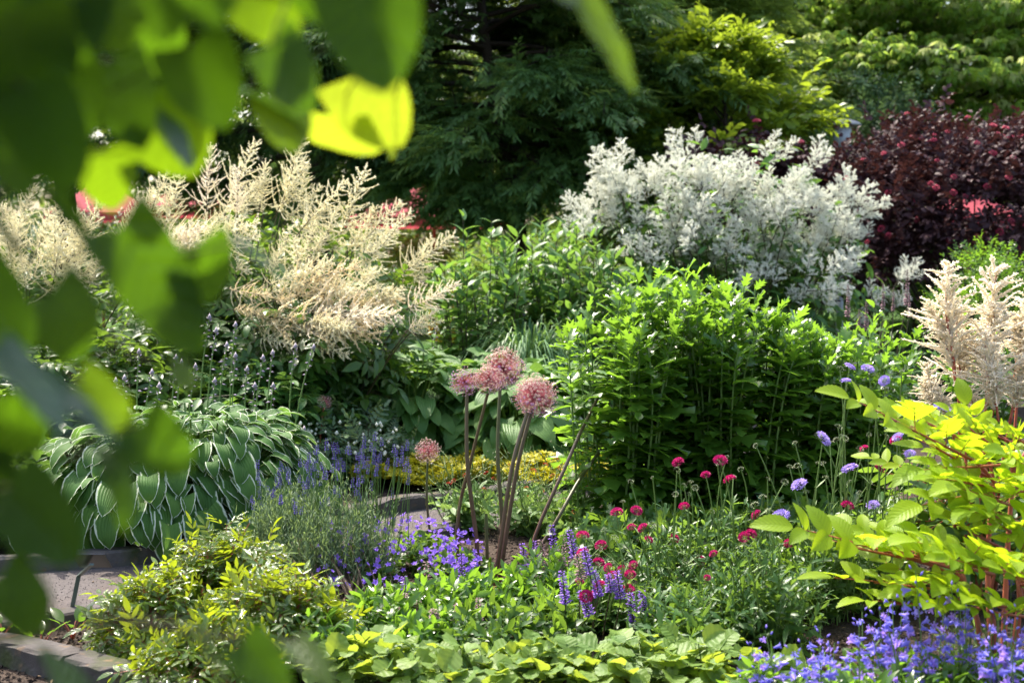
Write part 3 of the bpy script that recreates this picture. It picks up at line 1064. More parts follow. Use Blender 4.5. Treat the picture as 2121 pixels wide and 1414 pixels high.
ovs = [spray_tp(7, .36, .2, 55, leaf('ovate', .55, 2, .25, .4), .15, .3) for _ in range(3)]
shrub('round_shrub', 'rounded grey green shrub behind the lamp, under the layered tree', 'shrub', None, foot(1800, 19.5), .78, .7, 1.0, 3.75, ovs, M['grey'], 1500, .24)
shrub('round_shrub', 'dull green shrub below the lime tree, left of the lamp', 'shrub', None, foot(1670, 18.5), .7, .6, .7, 2.9, ovs, M['grey'], 1300, .24)
for px, Y, h_, rx_, k, lab in ((560, 23, 1.7, 1.5, 'layer', 'sunlit green shrub under the trees, left of the umbrella pole'), (880, 24, 1.5, 1.5, 'mid', 'low green shrub beyond the trees, below the middle umbrella'),
                               (1060, 22, 1.3, 1.2, 'layer', 'light green shrub glimpsed behind the slanting trunk'), (1960, 21, 1.4, 1.4, 'mid', 'green shrub seen under the purple bush on the right'),
                               (330, 22, 1.6, 1.6, 'mid', 'shadowy green shrub below the left umbrellas'), (90, 21, 1.9, 1.6, 'grey', 'dull green shrub at the far left behind the plumes'),
                               (1250, 21, 1.7, 1.4, 'mid', 'green shrub between the slanting trunk and the white bush')):
    shrub('green_shrub', lab, 'shrub', 'green shrubs beyond the trees', foot(px, Y), rx_, .9, .1, h_, ovs, M[k], 1500, .26)
shrub('round_shrub', 'small bright green rounded bush at the foot of the purple bush', 'shrub', None, foot(2045, 12.2), .42, .42, .3, 1.42, ovs, M['fresh'], 1100, .13, cs=.08)

# far wood
mb = MB()
n = 17000
a = R.uniform(-.62, .62, n)
rr = R.uniform(38, 50, n)
q = np.stack([np.sin(a) * rr, np.cos(a) * rr, 13 * R.uniform(0, 1, n) ** .85 * (.8 + .25 * np.sin(a * 31) * np.sin(a * 17 + 2))], -1)
D = R.normal(0, 1, q.shape)
kk = R.integers(0, 3, n)
for i_ in range(3):
    m_ = kk == i_
    mb.inst(ovs[i_], frames(D[m_], np.array([0, -.5, 1]) + R.normal(0, .5, (m_.sum(), 3)), R.uniform(.7, 1.5, m_.sum())), q[m_])
tag(mb.build('far_wood', M['layer']), 'distant mass of woodland closing the view', None, None, 'stuff')


# purple-leaved bushes with red seed heads
pl = leaf('ovate', .85, 0, .2, .5, lobes=3, depth=.3, fwd=.08)
ptp = [spray_tp(6, .42, .3, 60, pl, .1, .35) for _ in range(3)]
hd = MB()
i = np.arange(26) + .5
ph = np.arccos(1 - i / 26 * 1.1)
th = i * 2.39996
Pn = np.stack([np.sin(ph) * np.cos(th), np.sin(ph) * np.sin(th), np.cos(ph) * .7], -1)
hd.inst(budtp(.8), frames(Pn, np.tile([.1, .2, 1.], (26, 1)) + R.normal(0, .2, Pn.shape), R.uniform(.35, .5, 26)), Pn * .6)
hd_me = hd.mesh('seed_head', M['redseed'])
root, C_ = shrub('purple_shrub', 'large dark purple leaved bush dotted with red seed heads on the right', 'shrub', 'purple shrubs', foot(1985, 14.3), 1.5, 1.2, .6, 2.66, ptp, M['purple'], 6200, .16, 26, 130, .2, gap=(.1, 1.85, .5, .085))
for k in range(98):
    a_, e_ = R.uniform(-math.pi, .15), math.asin(R.uniform(-.05, .98))
    rr = R.uniform(.98, 1.16)
    o = np.array([math.cos(a_) * math.cos(e_), math.sin(a_) * math.cos(e_), math.sin(e_)])
    b = np.array([1.5 * o[0] * rr, 1.2 * o[1] * rr, .6 + 2.06 * (.42 + .58 * o[2] * rr)]) + R.normal(0, .05, 3)
    obj('seed_head', hd_me, root, b, zquat(o + np.array([0, 0, .5])), R.uniform(.024, .042))
root, C_ = shrub('purple_shrub', 'smaller purple bush with red heads peeking over the white bush', 'shrub', 'purple shrubs', foot(1570, 14.4), .8, .6, .8, 2.55, ptp, M['purple'], 1100, .2, 12, 40, .16)
for k in range(26):
    b = C_[k % len(C_)] + R.normal(0, .12, 3)
    obj('seed_head', hd_me, root, b + np.array([0, -.1, .08]), None, R.uniform(.035, .055))


# umbrellas beyond the trees
def umbrella(label, px, Y, ztop, zrim, half, rot):
    c = foot(px, Y)
    root = thing('garden_umbrella', label, 'umbrella', c, 'red garden umbrellas beyond the trees')
    mb, vb, rb = MB(), MB(), MB()
    n = 8
    th = np.arange(n) * 6.283 / n + rot
    ring = lambda r, z: np.stack([np.cos(th) * r, np.sin(th) * r, np.full(n, z)], -1)
    rows = [ring(.03, ztop)] + [ring(half * u, ztop - (ztop - zrim) * u - .03 * math.sin(u * 3.14)) for u in (.25, .5, .75, 1.0)]
    V = np.concatenate(rows)
    idx = np.arange(len(V)).reshape(len(rows), n)
    a, b = idx[:-1], idx[1:]
    mb.add(V, np.stack([a, np.roll(a, -1, 1), np.roll(b, -1, 1), b], -1).reshape(-1, 4))
    mb.build('canopy', M['canvas'], root, smooth=False)
    V = np.concatenate([ring(half * 1.003, zrim), ring(half * 1.01, zrim - .16)])
    vb.add(V, np.stack([np.arange(n), np.roll(np.arange(n), -1), np.roll(np.arange(n), -1) + n, np.arange(n) + n], -1))
    vb.build('valance', M['canvas'], root, smooth=False)
    tubes(rb, np.stack([np.zeros((n, 3)) + [0, 0, ztop - .08], ring(half * .5, (ztop + zrim) / 2 - .07), ring(half * .98, zrim - .03)], 1), .012, .01, 4)
    rb.build('ribs' if False else 'rib_frame', M['pole'], root)
    pb = MB()
    tubes(pb, np.array([[[0, 0, 0], [0, 0, ztop * .5], [0, 0, ztop + .06]]]), .03, .03, 8)
    pb.build('pole', M['pole'], root)


umbrella('pink red umbrella behind the tall left plume tips, largest of the row', 430, 24, 2.78, 2.16, 1.15, .2)
umbrella('red umbrella at the left edge of the row, half behind the green leaves', 215, 26, 2.8, 2.12, 1.0, .4)
umbrella('red umbrella mottled by dark twigs, standing left of the slanting trunk', 900, 25, 2.72, 2.0, 1.55, .1)
umbrella('red umbrella seen through gaps of the purple bush', 2000, 18.4, 2.22, 1.86, .85, .3)

# garden lamp
c = foot(1738, 17)
root = thing('garden_lamp', 'pale post lamp with flat round hood above the purple bush', 'lamp', c)
pm, hm, gm = MB(), MB(), MB()
zt = at(1738, 256, 17)[2]
tubes(pm, np.array([[[0, 0, 0], [0, 0, zt * .5], [0, 0, zt - .3]]]), .045, .036, 12)
pm.build('post', M['lampw'], root)
def lathe(mb, pr, n=24, m=0):
    th = np.linspace(0, 6.283185, n, endpoint=False)
    V = np.array([[r * math.cos(a), r * math.sin(a), z] for r, z in pr for a in th])
    idx = np.arange(len(V)).reshape(len(pr), n)
    a, b = idx[:-1], idx[1:]
    mb.add(V, np.stack([a, np.roll(a, -1, 1), np.roll(b, -1, 1), b], -1).reshape(-1, 4), m=m)
lathe(hm, [(.01, zt + .05), (.1, zt + .045), (.19, zt + .015), (.225, zt - .015), (.22, zt - .03), (.1, zt - .03), (.01, zt - .03)])
hm.build('hood', M['lampm'], root)
lathe(gm, [(.036, zt - .3), (.10, zt - .26), (.11, zt - .04), (.09, zt - .031)])
gm.build('lantern', M['lampw'], root)

# ================================================================== BORDER PLANTS
lanceL = [leaf('lance', w_, 4, .2, c_) for w_, c_ in ((.26, .5), (.30, .8), (.24, .2))]
lanceW = [leaf('lance', w_, 4, .2, c_) for w_, c_ in ((.34, .5), (.38, .8), (.32, .2))]
ovL = [leaf('ovate', w_, 4, .25, c_) for w_, c_ in ((.5, .4), (.55, .8), (.46, .2))]
mugL = [leaf('ovate', .85, 0, .18, c_, lobes=l_, depth=.66, fwd=.18, acum=.4) for c_, l_ in ((.5, 3), (.9, 4), (.25, 3))]

# ---- mid bush between cream plumes and white bush
for px, Y, top, r, lab in ((1010, 10.6, 505, .55, 'dark green leafy bush with whorled lance leaves, left end of its row'), (1120, 11.1, 462, .5, 'tallest dark green leafy bush, in front of the slanting trunk'),
                           (1230, 10.7, 505, .5, 'dark green leafy bush tucked under the left flank of the white bush')):
    h = at(px, top, Y)[2]
    clump('leafy_bush', lab, 'bush', 'dark green leafy bushes', foot(px, Y), r, h, lanceW, [M['bushy'], M['dstem']], 44, 30, lambda t: .20 - .085 * t, lambda t: .15 + .75 * t ** 2, .12, 1, .6, opp=True, edge=.72, sr=.007)

# ---- white fleece flower
c = foot(1520, 12.1)
root = thing('white_fleeceflower', 'huge bush of frothy white flower panicles in front of the purple bush', 'flowering bush', c)
pans = [panicle(12, 8, 15) for _ in range(5)]
def cluster(pan, n=3):
    mb = MB()
    for q in range(n):
        a = q * 2.4 + R.uniform(0, 1)
        d = np.array([[math.cos(a) * .55, math.sin(a) * .55, 1.0]]) if q else np.array([[0, 0, 1.]])
        b = np.array([[0, 0, -.25]]) + d * (.15 if q else .3)
        F = frames(d, np.array([[R.normal(), R.normal(), .1]]), np.array([R.uniform(.5, .75)]))
        mb.inst(pan[q % len(pan)], F[:, :, [0, 2, 1]], b + nrm(d) * R.uniform(.0, .22))
    return mb


pan_me = [cluster([pans[j_], pans[(j_ + 1) % 5], pans[(j_ + 2) % 5]]).mesh('flower_panicle', [M['white'], M['dstem']]) for j_ in range(5)]
PB = []
for px, py, Y, k in [(1272, 330, 12.0, 1.0), (1425, 305, 12.1, 1.2), (1590, 310, 12.3, 1.0), (1680, 320, 12.2, 1.1), (1310, 380, 12, 1), (1480, 345, 12.3, 1.1), (1530, 330, 12.4, 1), (1370, 350, 12.1, 1.1), (1250, 400, 11.8, 1), (1195, 410, 11.7, .9), (1210, 460, 11.6, .9),
                     (1640, 350, 12.3, 1.1), (1730, 400, 12.1, 1.1), (1775, 420, 12, 1.), (1790, 470, 11.9, .9), (1740, 470, 11.6, 1), (1440, 480, 11.2, 1.1), (1310, 500, 11.3, .9), (1680, 560, 11.2, 1.1), (1640, 600, 11.3, 1), (1740, 540, 11.3, 1), (1800, 600, 11.4, .9), (1860, 560, 11.5, .8), (1880, 545, 11.6, .7), (1590, 560, 11.3, .9), (1850, 610, 11.6, .8), (1700, 610, 11.3, .9), (1550, 575, 11.3, .8), (1350, 520, 11.4, .8), (1770, 640, 11.6, .7)]:
    PB.append((px, py, Y, k))
for i_ in range(68):
    r_, a_ = math.sqrt((i_ + .5) / 68), i_ * 2.39996
    u, v = r_ * math.cos(a_) + R.normal(0, .05), r_ * math.sin(a_) + R.normal(0, .05)
    px, py = 1505 + u * 275, 442 + v * 112 + 34 * u
    PB.append((px, py, 12.2 - 1.0 * math.sqrt(max(0, 1 - u * u - .64 * v * v)) * (.6 + .4 * R.uniform()), R.uniform(.8, 1.15)))
tips = []
for k, (px, py, Y, s) in enumerate(PB):
    p = at(px, py + 28, Y) - c
    o = nrm(np.array([(px - 1500) / 600, -.25, 1.0]) + R.normal(0, .25, 3))
    obj('flower_panicle', pan_me[k % 5], root, p, zquat(o, R.uniform(0, 6)), np.array([1.15, 1.15, 1]) * .335 * s * R.uniform(.7, 1.25))
    tips.append(p)
tips = np.array(tips)
P = arch(np.c_[tips[:, :2] * .35, 0 * tips[:, 0]], tips, 7, .55)
s, f = MB(), MB()
tubes(s, P, .009, .004, 4)
s.build('stem_cluster', M['dstem'], root)
P3 = arch(disc(130, (0, 0, 0), .5, .4), dome(130, (0, 0), 1.3, 2.28, 1.0, .42), 7, .55)
leafy(f, np.concatenate([P, P3]), lanceL[:2] + ovL[:1], 20, .15, 1.0, lambda t: .24 - .1 * t, lambda t: .25 + .3 * t, droop=.15)
f.build('foliage', M['bushy'], root)

# ---- goat's beard with cream plumes (left)
plt = [plume(46, 26, 58, .37, .018, .030, .2, .22) for _ in range(5)]
pl_me = {k: [p.mesh('flower_plume', [M[k], M['dstem']]) for p in plt] for k in ('cream', 'creamw', 'tan')}
leaf5 = [pinnate(ovL[i_], 3, .42, 58, taper=.35, droop=.35) for i_ in (0, 1, 2)]


def plume_shrub(label, c, spec, foli, nst, fr, fh, ry=.5):
    root = thing('cream_plume_shrub', label, 'flowering shrub', c, 'cream plumed shrubs on the left')
    tips = []
    for bx, by, tx, ty, Y, kind in spec:
        for e in range(2 if kind != 'creamw' else 3):
            b, t = at(bx, by, Y), at(tx, ty, Y)
            if e:
                jx = R.normal(0, 22)
                jy = abs(R.normal(0, 26))
                s_ = R.uniform(.5, .8)
                b = at(bx + jx, by + jy, Y + R.normal(0, .15))
                t = b + (at(tx, ty, Y) - at(bx, by, Y)) * s_ + R.normal(0, .06, 3)
            t = t + np.array([0, R.normal(-.1, .1), 0])
            d = t - b
            L_ = np.linalg.norm(d) * 1.12
            kk = kind if R.uniform() < .8 else 'cream'
            obj('flower_plume', pl_me[kk][R.integers(0, 5)], root, b - c, zquat(d, R.uniform(0, 6)), (L_ * .85, L_ * .85, L_))
            tips.append(b - c)
    tips = np.array(tips)
    P = arch(np.c_[tips[:, :2] * .3, 0 * tips[:, 0]], tips, 7, .6)
    s, f = MB(), MB()
    tubes(s, P, .008, .004, 4)
    P2 = arch(disc(nst, (0, 0, 0), fr * .4, ry * .4), dome(nst, (0, 0), fr, fh, ry, .35), 7, .6)
    tubes(s, P2, .007, .003, 4)
    s.build('stem_cluster', M['dstem'], root)
    leafy(f, np.concatenate([P2, P]), leaf5, 13, .12, .97, lambda t: .34 - .12 * t, lambda t: .15 + .3 * t, None, jit=.4, droop=.15)
    f.build('foliage', [foli, M['dstem']], root)


C, Wc, T_ = 'cream', 'creamw', 'tan'
plume_shrub('cream plumed shrub at the far left edge, mostly behind green leaves', foot(70, 9.6),
            [(20, 500, 55, 395, 9.5, C), (60, 560, 100, 440, 9.4, C), (130, 570, 200, 425, 9.3, C), (150, 590, 225, 520, 9.2, C), (-30, 560, 15, 440, 9.6, C), (105, 600, 160, 470, 9.1, C), (60, 590, 90, 510, 9.0, C),
             (10, 560, 40, 470, 9.2, C), (-60, 580, -40, 430, 9.5, C), (80, 520, 120, 425, 9.5, C), (180, 600, 215, 545, 9.1, C), (30, 600, 50, 540, 9.0, C), (110, 545, 140, 450, 9.2, C), (165, 540, 190, 460, 9.4, C)],
            M['mid'], 34, .85, 1.15, .6)
plume_shrub('cream plumed shrub with the tallest plume tips, standing left of centre', foot(450, 9.9),
            [(465, 440, 518, 305, 9.9, Wc), (590, 400, 632, 295, 10.1, C), (575, 440, 640, 350, 10.1, C), (300, 470, 352, 352, 9.8, C), (340, 480, 388, 378, 9.8, C), (255, 500, 292, 420, 9.7, C), (350, 505, 525, 468, 9.2, Wc),
             (330, 500, 430, 470, 9.2, Wc), (430, 480, 480, 430, 9.7, C), (540, 420, 562, 350, 10, C), (500, 440, 555, 380, 10, C), (250, 545, 290, 470, 9.5, C), (300, 540, 330, 440, 9.6, C), (420, 500, 500, 450, 9.4, C), (270, 470, 320, 400, 9.9, C), (440, 520, 540, 490, 9.3, C)],
            M['mid'], 46, .8, 1.5, .6)
plume_shrub('cream shrub with tan tinged plumes leaning out over the hostas', foot(640, 9.5),
            [(620, 480, 712, 382, 9.6, C), (690, 520, 757, 368, 9.7, C), (560, 560, 602, 478, 9.5, C), (620, 540, 655, 470, 9.5, C), (600, 580, 690, 545, 9.2, C), (730, 520, 822, 428, 9.6, C), (740, 560, 818, 480, 9.4, C), (700, 600, 790, 560, 9.2, C),
             (830, 570, 932, 493, 9.4, C), (850, 560, 893, 495, 9.5, C), (845, 640, 940, 592, 9.0, Wc), (600, 600, 735, 553, 9.0, T_), (650, 650, 815, 622, 8.9, T_), (570, 620, 700, 600, 8.9, T_), (560, 660, 765, 690, 8.8, T_), (600, 650, 735, 705, 8.8, C),
             (640, 640, 820, 650, 8.9, Wc), (620, 690, 720, 728, 8.8, C), (520, 640, 600, 690, 8.8, T_), (480, 600, 560, 610, 8.9, T_), (670, 600, 800, 600, 9.0, C), (740, 640, 830, 600, 9.0, C), (560, 590, 640, 560, 9.0, C), (700, 670, 790, 670, 8.8, T_), (660, 520, 700, 440, 9.5, C), (540, 700, 610, 710, 8.7, C)],
            M['mid'], 50, .75, 1.2, .6)
# lower leafage of the same bed
for px, Y, h, r, k, lab in ((270, 8.9, .85, .6, 'mid', 'low leafy green shrub under the plumes behind the variegated hostas'), (60, 8.5, .75, .55, 'mid', 'low leafy green shrub at the left edge under the plumes'),
                            (520, 8.8, .72, .55, 'bushy', 'dark leafy shrub below the tan plumes, behind the hosta stalks')):
    clump('leafy_shrub', lab, 'shrub', 'leafy shrubs below the plumes', foot(px, Y), r, h, leaf5, [M[k], M['dstem']], 46, 12, lambda t: .32 - .08 * t, lambda t: .2 + .4 * t, .15, 1, .6, edge=.55, droop=.15, sr=.005)


# ---- hostas
def hosta(label, group, c, r, h, n, ll, mat, w, curl=1.1, stalks=(), front=1.0, hang=1.55):
    c = np.array([c[0], c[1], 0.])
    root = thing('hosta', label, 'hosta', c, group)
    tps = [leaf('cord', w * k, 7, .16, cu, 5, wav=.016, back=.10, acum=.5) for k, cu in ((1, curl), (.92, curl * .7), (1.08, curl * 1.3))]
    u = np.sqrt((np.arange(n) + .5) / n)
    az = np.arange(n) * 2.39996 + R.normal(0, .25, n)
    rr = r * (.12 + .72 * u) * R.uniform(.85, 1.1, n)
    z = h * (1.0 - (.72 if hang > 1.3 else .85) * u ** 2.2) + R.normal(0, .03, n)
    rad = np.stack([np.cos(az), np.sin(az) * front, 0 * az], -1)
    p = rad * rr[:, None]
    p[:, 2] = np.maximum(z, .06)
    pit = .5 - hang * u ** 1.3 + R.normal(0, .16, n)
    D = rad * np.cos(pit)[:, None]
    D[:, 2] += np.sin(pit)
    D += R.normal(0, .12, D.shape)
    U = np.tile([0, 0, 1.], (n, 1)) + rad * .35 + R.normal(0, .22, D.shape)
    sz = ll * R.uniform(.6, 1.28, n) * (.75 + .35 * u)
    k = R.integers(0, 3, n)
    f, s = MB(), MB()
    for i_, tp in enumerate(tps):
        m_ = k == i_
        f.inst(tp, frames(D[m_], U[m_], sz[m_]), p[m_])
    f.build('foliage', mat, root)
    b = rad * .05
    tubes(s, bez(b, (b + p) / 2 + np.array([0, 0, .12 * h / .6]), p, 5), .007, .005, 4)
    s.build('stem_cluster', M['gstem'], root)
    for x in stalks:
        hosta_stalk(root, c, *x)
    return root


def hosta_stalk(root, c, px, py, Y, fl=0.5):
    t = at(px, py, Y)
    L_ = .42
    b = np.array([t[0] * .95 + c[0] * .05 + R.normal(-.03, .03), Y * .9 + c[1] * .1, max(.25, t[2] - L_)])
    P = bez(b[None], ((b + t) / 2 + np.array([-.012, 0, .03]))[None], t[None], 7) - c
    mb = MB()
    tubes(mb, P, .0042, .0028, 5)
    n = 10
    tt = .5 + .5 * (np.arange(n) / n) ** .6
    p, T = along(P, tt[None])
    az = np.arange(n) * 2.4
    D = np.stack([np.cos(az), np.sin(az), np.where(tt > .85, .9, -.15 if fl > .3 else .5)], -1)
    mb.inst(BUDL, frames(D, np.tile([0, 0.1, 1.], (n, 1)), np.where(tt > .9, .022, .027) * R.uniform(.8, 1.2, n)), p[0], 1)
    mb.inst(BUDW, frames(np.array([[0, 0, 1.]]), np.array([[0, 1., 0]]), np.array([.045])), P[0, -1:] - [0, 0, .02], 1)
    mb.inst(lanceL[0], frames(np.array([[.6, -.3, .5], [-.7, -.1, .4]]), np.tile([0, 0, 1.], (2, 1)), np.array([.07, .06])), along(P, np.array([[.25, .42]]))[0][0], 0)
    mb.build('flower_stalk', [M['gstem'], M['hbud']], root)


BUDL, BUDW = budtp(.32), budtp(.5)
G_V = 'variegated hostas along the far side of the path'
hosta('white edged hosta, leftmost of its row, leaves spilling over the kerb', G_V, foot(190, 7.0), .66, .50, 280, .150, M['hosta_var'], .74, stalks=[(288, 730, 7.3), (240, 790, 7.1), (258, 784, 7.1), (315, 772, 7.2)])
hosta('white edged hosta directly behind the slanted metal plant sign', G_V, foot(295, 6.9), .68, .58, 310, .150, M['hosta_var'], .72, stalks=[(365, 742, 7.2), (376, 752, 7.1), (405, 760, 7.2), (434, 658, 7.4), (448, 686, 7.4), (330, 800, 7.0)])
hosta('white edged hosta crowned with the most budding stalks, mid row', G_V, foot(405, 7.0), .68, .62, 310, .155, M['hosta_var'], .70, stalks=[(488, 674, 7.5), (470, 716, 7.3), (488, 738, 7.3), (512, 766, 7.2), (545, 742, 7.4), (445, 790, 7.2), (528, 800, 7.2)])
hosta('white edged hosta at the right end of its row beside the lavender', G_V, foot(500, 7.25), .56, .56, 260, .16, M['hosta_var'], .68, stalks=[(565, 732, 7.6), (612, 718, 7.7), (650, 720, 7.7), (566, 800, 7.4), (630, 890, 7.5, .1)])
G_H = 'plain green hostas behind the alliums'
for px, Y, h, r, lab in ((745, 9.75, .66, .58, 'plain green hosta at the left end of its row, above the white bleeding heart'), (850, 9.55, .70, .6, 'plain green hosta above the small pink allium head'),
                         (955, 9.75, .68, .6, 'plain green hosta directly behind the left tall allium stems'), (1070, 9.45, .62, .62, 'plain green hosta with big leaves behind the two paired allium stems'),
                         (1175, 9.6, .62, .58, 'plain green hosta half hidden by the lobed leaf bush')):
    hosta(lab, G_H, foot(px, Y), r, h, 170, .235, M['hosta'], .62, .8, hang=1.15)
for px, Y, h, lab, st in ((800, 10.5, .75, 'blue green hosta with thin violet flower stalks, behind the plain hostas', [(800, 700, 10.3), (785, 720, 10.3), (822, 690, 10.4), (770, 705, 10.2), (845, 700, 10.4), (755, 730, 10.2)]),
                          (930, 10.6, .72, 'blue green hosta with grey buds, under the yellow spikes', [(955, 655, 10.5), (975, 665, 10.4), (1000, 650, 10.5), (1020, 660, 10.5), (1045, 655, 10.6), (1085, 650, 10.6), (1075, 640, 10.7), (905, 680, 10.4), (1160, 680, 10.5)])):
    hosta(lab, 'blue green hostas', foot(px, Y), .6, h, 55, .24, M['bushy'], .6, 1.0, stalks=st)

# ---- ornamental grass
def grass_clump(label, c, r, h, n):
    root = thing('grass_clump', label, 'grass', c)
    b = disc(n, (0, 0, 0), .10)
    az = R.uniform(0, 6.283, n)
    ln = R.uniform(.35, 1, n) * r
    t = np.stack([np.cos(az) * ln, np.sin(az) * ln, h * R.uniform(.45, 1, n) * (1 - .5 * (ln / r) ** 2)], -1)
    cpt = np.c_[t[:, :2] * .45, h * R.uniform(.9, 1.3, n)]
    P = bez(b, cpt, t, 7)
    T = nrm(np.gradient(P, axis=1))
    sd_ = nrm(np.cross(T, [0, 0, 1.])) * (.0075 * np.array([1, 1, 1, .9, .75, .5, .1]))[None, :, None]
    V = np.stack([P - sd_, P + sd_], 2)
    idx = np.arange(n * 14).reshape(n, 7, 2)
    Q = np.stack([idx[:, :-1, 0], idx[:, :-1, 1], idx[:, 1:, 1], idx[:, 1:, 0]], -1)
    mb = MB()
    mb.add(V.reshape(-1, 3), Q.reshape(-1, 4))
    mb.build('blades', M['grass'], root)


grass_clump('arching grey green grass clump behind the round allium heads', foot(1095, 10.2), .66, 1.0, 800)

# ---- yellow spikes, minty spikes
def spires(name, label, cat, c, spec, me, foli, h, r, nst, lf, stem):
    root = thing(name, label, cat, c)
    tips = []
    for px, py, Y, L_ in spec:
        t = at(px, py, Y)
        obj('flower_spike', me, root, t - c - np.array([0, 0, L_]), None, L_)
        tips.append(t - c - np.array([0, 0, L_]))
    tips = np.array(tips)
    P = arch(np.c_[tips[:, :2] * .5, 0 * tips[:, 0]], tips, 6, .6)
    P2 = arch(disc(nst, (0, 0, 0), r * .4), dome(nst, (0, 0), r, h, None, .6), 6, .6)
    s, f = MB(), MB()
    tubes(s, np.concatenate([P, P2]), .006, .003, 4)
    s.build('stem_cluster', stem, root)
    leafy(f, P2, lf, 14, .1, 1, lambda t: .16 - .06 * t, lambda t: .3 + .4 * t)
    leafy(f, P, lf, 8, .1, .95, lambda t: .13 - .06 * t, lambda t: .4 + .3 * t)
    f.build('foliage', foli, root)


lig = spike(20, 5, 1, .035, .07, m=0, sm=1, sr=.012)
lig_me = lig.mesh('flower_spike', [M['yellow'], M['dstem']])
spires('yellow_spire_plant', 'slender yellow flower spires on dark stalks left of the leafy bush', 'flower', foot(915, 10.9), [(937, 590, 10.7, .36), (912, 615, 10.7, .34), (892, 600, 10.8, .34), (940, 640, 10.5, .25), (905, 650, 10.5, .2)], lig_me, M['bushy'], .8, .3, 12, ovL, M['dstem'])
mint = spike(14, 8, 1, .05, .10, m=0, sm=1, sr=.015)
mint_me = mint.mesh('flower_spike', [M['salviad'], M['dstem']])
spires('mint_spire_plant', 'mint like plant with dull mauve spires above the lobed leaf bush', 'flower', foot(1815, 9.2), [(1757, 590, 8.9, .20), (1795, 625, 8.9, .18), (1830, 588, 9, .16), (1851, 598, 9, .14), (1880, 560, 9, .22), (1884, 610, 8.9, .14), (1780, 640, 8.9, .12)], mint_me, M['fresh'], 1.05, .45, 26, lanceL, M['dstem'])

# ---- mugwort like bush with lobed leaves
OUT = np.array([(1150, 690), (1190, 640), (1220, 600), (1300, 578), (1400, 566), (1480, 566), (1570, 600), (1660, 645), (1750, 690), (1850, 650), (1950, 690), (2050, 640), (2200, 600)], float)
G_M = 'bright lobed leaf bushes'
for px, Y, r, ns, lab in ((1285, 7.0, .34, 27, 'bright green lobed leaf bush whose left flank overhangs the leaning allium stems'), (1410, 7.2, .36, 30, 'tallest bright green lobed leaf bush, in front of the white panicles'),
                          (1530, 7.1, .36, 30, 'bright lobed leaf bush sloping down rightward, behind the crimson flowers'), (1650, 7.3, .36, 26, 'lobed leaf bush behind the lilac pincushion flowers'),
                          (1775, 7.4, .36, 24, 'darker lobed leaf bush under the mauve mint spires'), (2090, 7.6, .45, 16, 'lobed leaf bush behind the white pink plumes at the right edge')):
    c = foot(px, Y)
    tips = disc(ns, (c[0], c[1], 0), r, r * .9)
    for q in tips:
        qx = 1060.5 + q[0] / Y * FPX
        q[2] = at(qx, np.interp(qx, OUT[:, 0], OUT[:, 1]), Y)[2] * R.uniform(.86, 1.02) * (1 - .18 * max(0, (Y - q[1]) / r))
    root, P = clump('lobed_leaf_bush', lab, 'bush', G_M, c, r, 1.2, mugL, [M['fresh'], M['gstem']], ns, 32, lambda t: .175 - .095 * t ** 1.5, lambda t: .12 + .9 * t ** 3, .03, 1.0, .55, tips=tips, jit=.3, sr=.0075, sides=5, up=.65)

for px, Y, h, lab in ((1290, 6.5, .2, 'low leafy weed under the left flank of the lobed leaf bushes'), (1440, 6.6, .22, 'low leafy weed in the shade under the tallest lobed leaf bush'), (1590, 6.6, .22, 'low leafy weed behind the lilac heads at the foot of the lobed bushes'),
                      (1730, 6.6, .22, 'low leafy weed between the lobed bushes and the golden sprays')):
    clump('leafy_weed', lab, 'plant', None, foot(px, Y), .34, h, mugL, [M['mid'], M['gstem']], 26, 11, lambda t: .12 - .04 * t, lambda t: .2 + .6 * t, .05, 1, .6, edge=.6, sr=.004)

# ---- bleeding heart with white drops, golden sedum
ferny = [pinnate(leaf('ovate', .5, 0, .1, .3, lobes=2, depth=.5, fwd=.1), 4, .34, 55, taper=.6) for _ in range(2)]
c = foot(720, 8.75)
root, P = clump('white_bleeding_heart', 'ferny plant hung with small white drop flowers behind the lavender', 'flower', None, c, .42, .42, ferny, [M['glaucous'], M['dstem']], 40, 7, lambda t: .17 + 0 * t, lambda t: .3 + .3 * t, .3, 1, .4, edge=.6)
dr = MB()
dr.inst(budtp(.75), frames(np.array([[0, 0, -1.]]), np.array([[0, 1., 0]])), np.zeros((1, 3)), 0)
dr_me = dr.mesh('flower', [M['white']])
for k in range(70):
    px, py = R.uniform(620, 830), R.uniform(868, 945)
    obj('flower', dr_me, root, at(px, py, 8.45 + R.normal(0, .1)) - c, None, R.uniform(.02, .034))
mb = MB()
n = 5200
q = np.c_[R.uniform(-.95, .75, n), R.uniform(8.35, 9.25, n), np.zeros(n)]
q = q[(q[:, 1] < 9.3 - .15 * np.abs(q[:, 0])) & (q[:, 1] > 8.3 + .10 * np.sin(q[:, 0] * 5))]
q[:, 2] = .04 + .075 * (np.sin(q[:, 0] * 9) * np.sin(q[:, 1] * 8 + 1) + 1) * R.uniform(.3, 1, len(q))
tp = MB()
a = np.arange(7) * .9
tp.inst(leaf('obov', .5, 2, .1, .3), frames(np.stack([np.cos(a), np.sin(a), .6 + 0 * a], -1), np.tile([0, 0, 1.], (7, 1))), np.zeros((7, 3)))
mb.inst(tp, frames(R.normal(0, 1, q.shape) * [1, 1, .2], np.tile([0, 0, 1.], (len(q), 1)) + R.normal(0, .3, q.shape), R.uniform(.022, .05, len(q))), q)
tag(mb.build('golden_sedum_carpet', M['sedum']), 'golden ground cover between the kerb and the plain hostas', None, None, 'stuff')

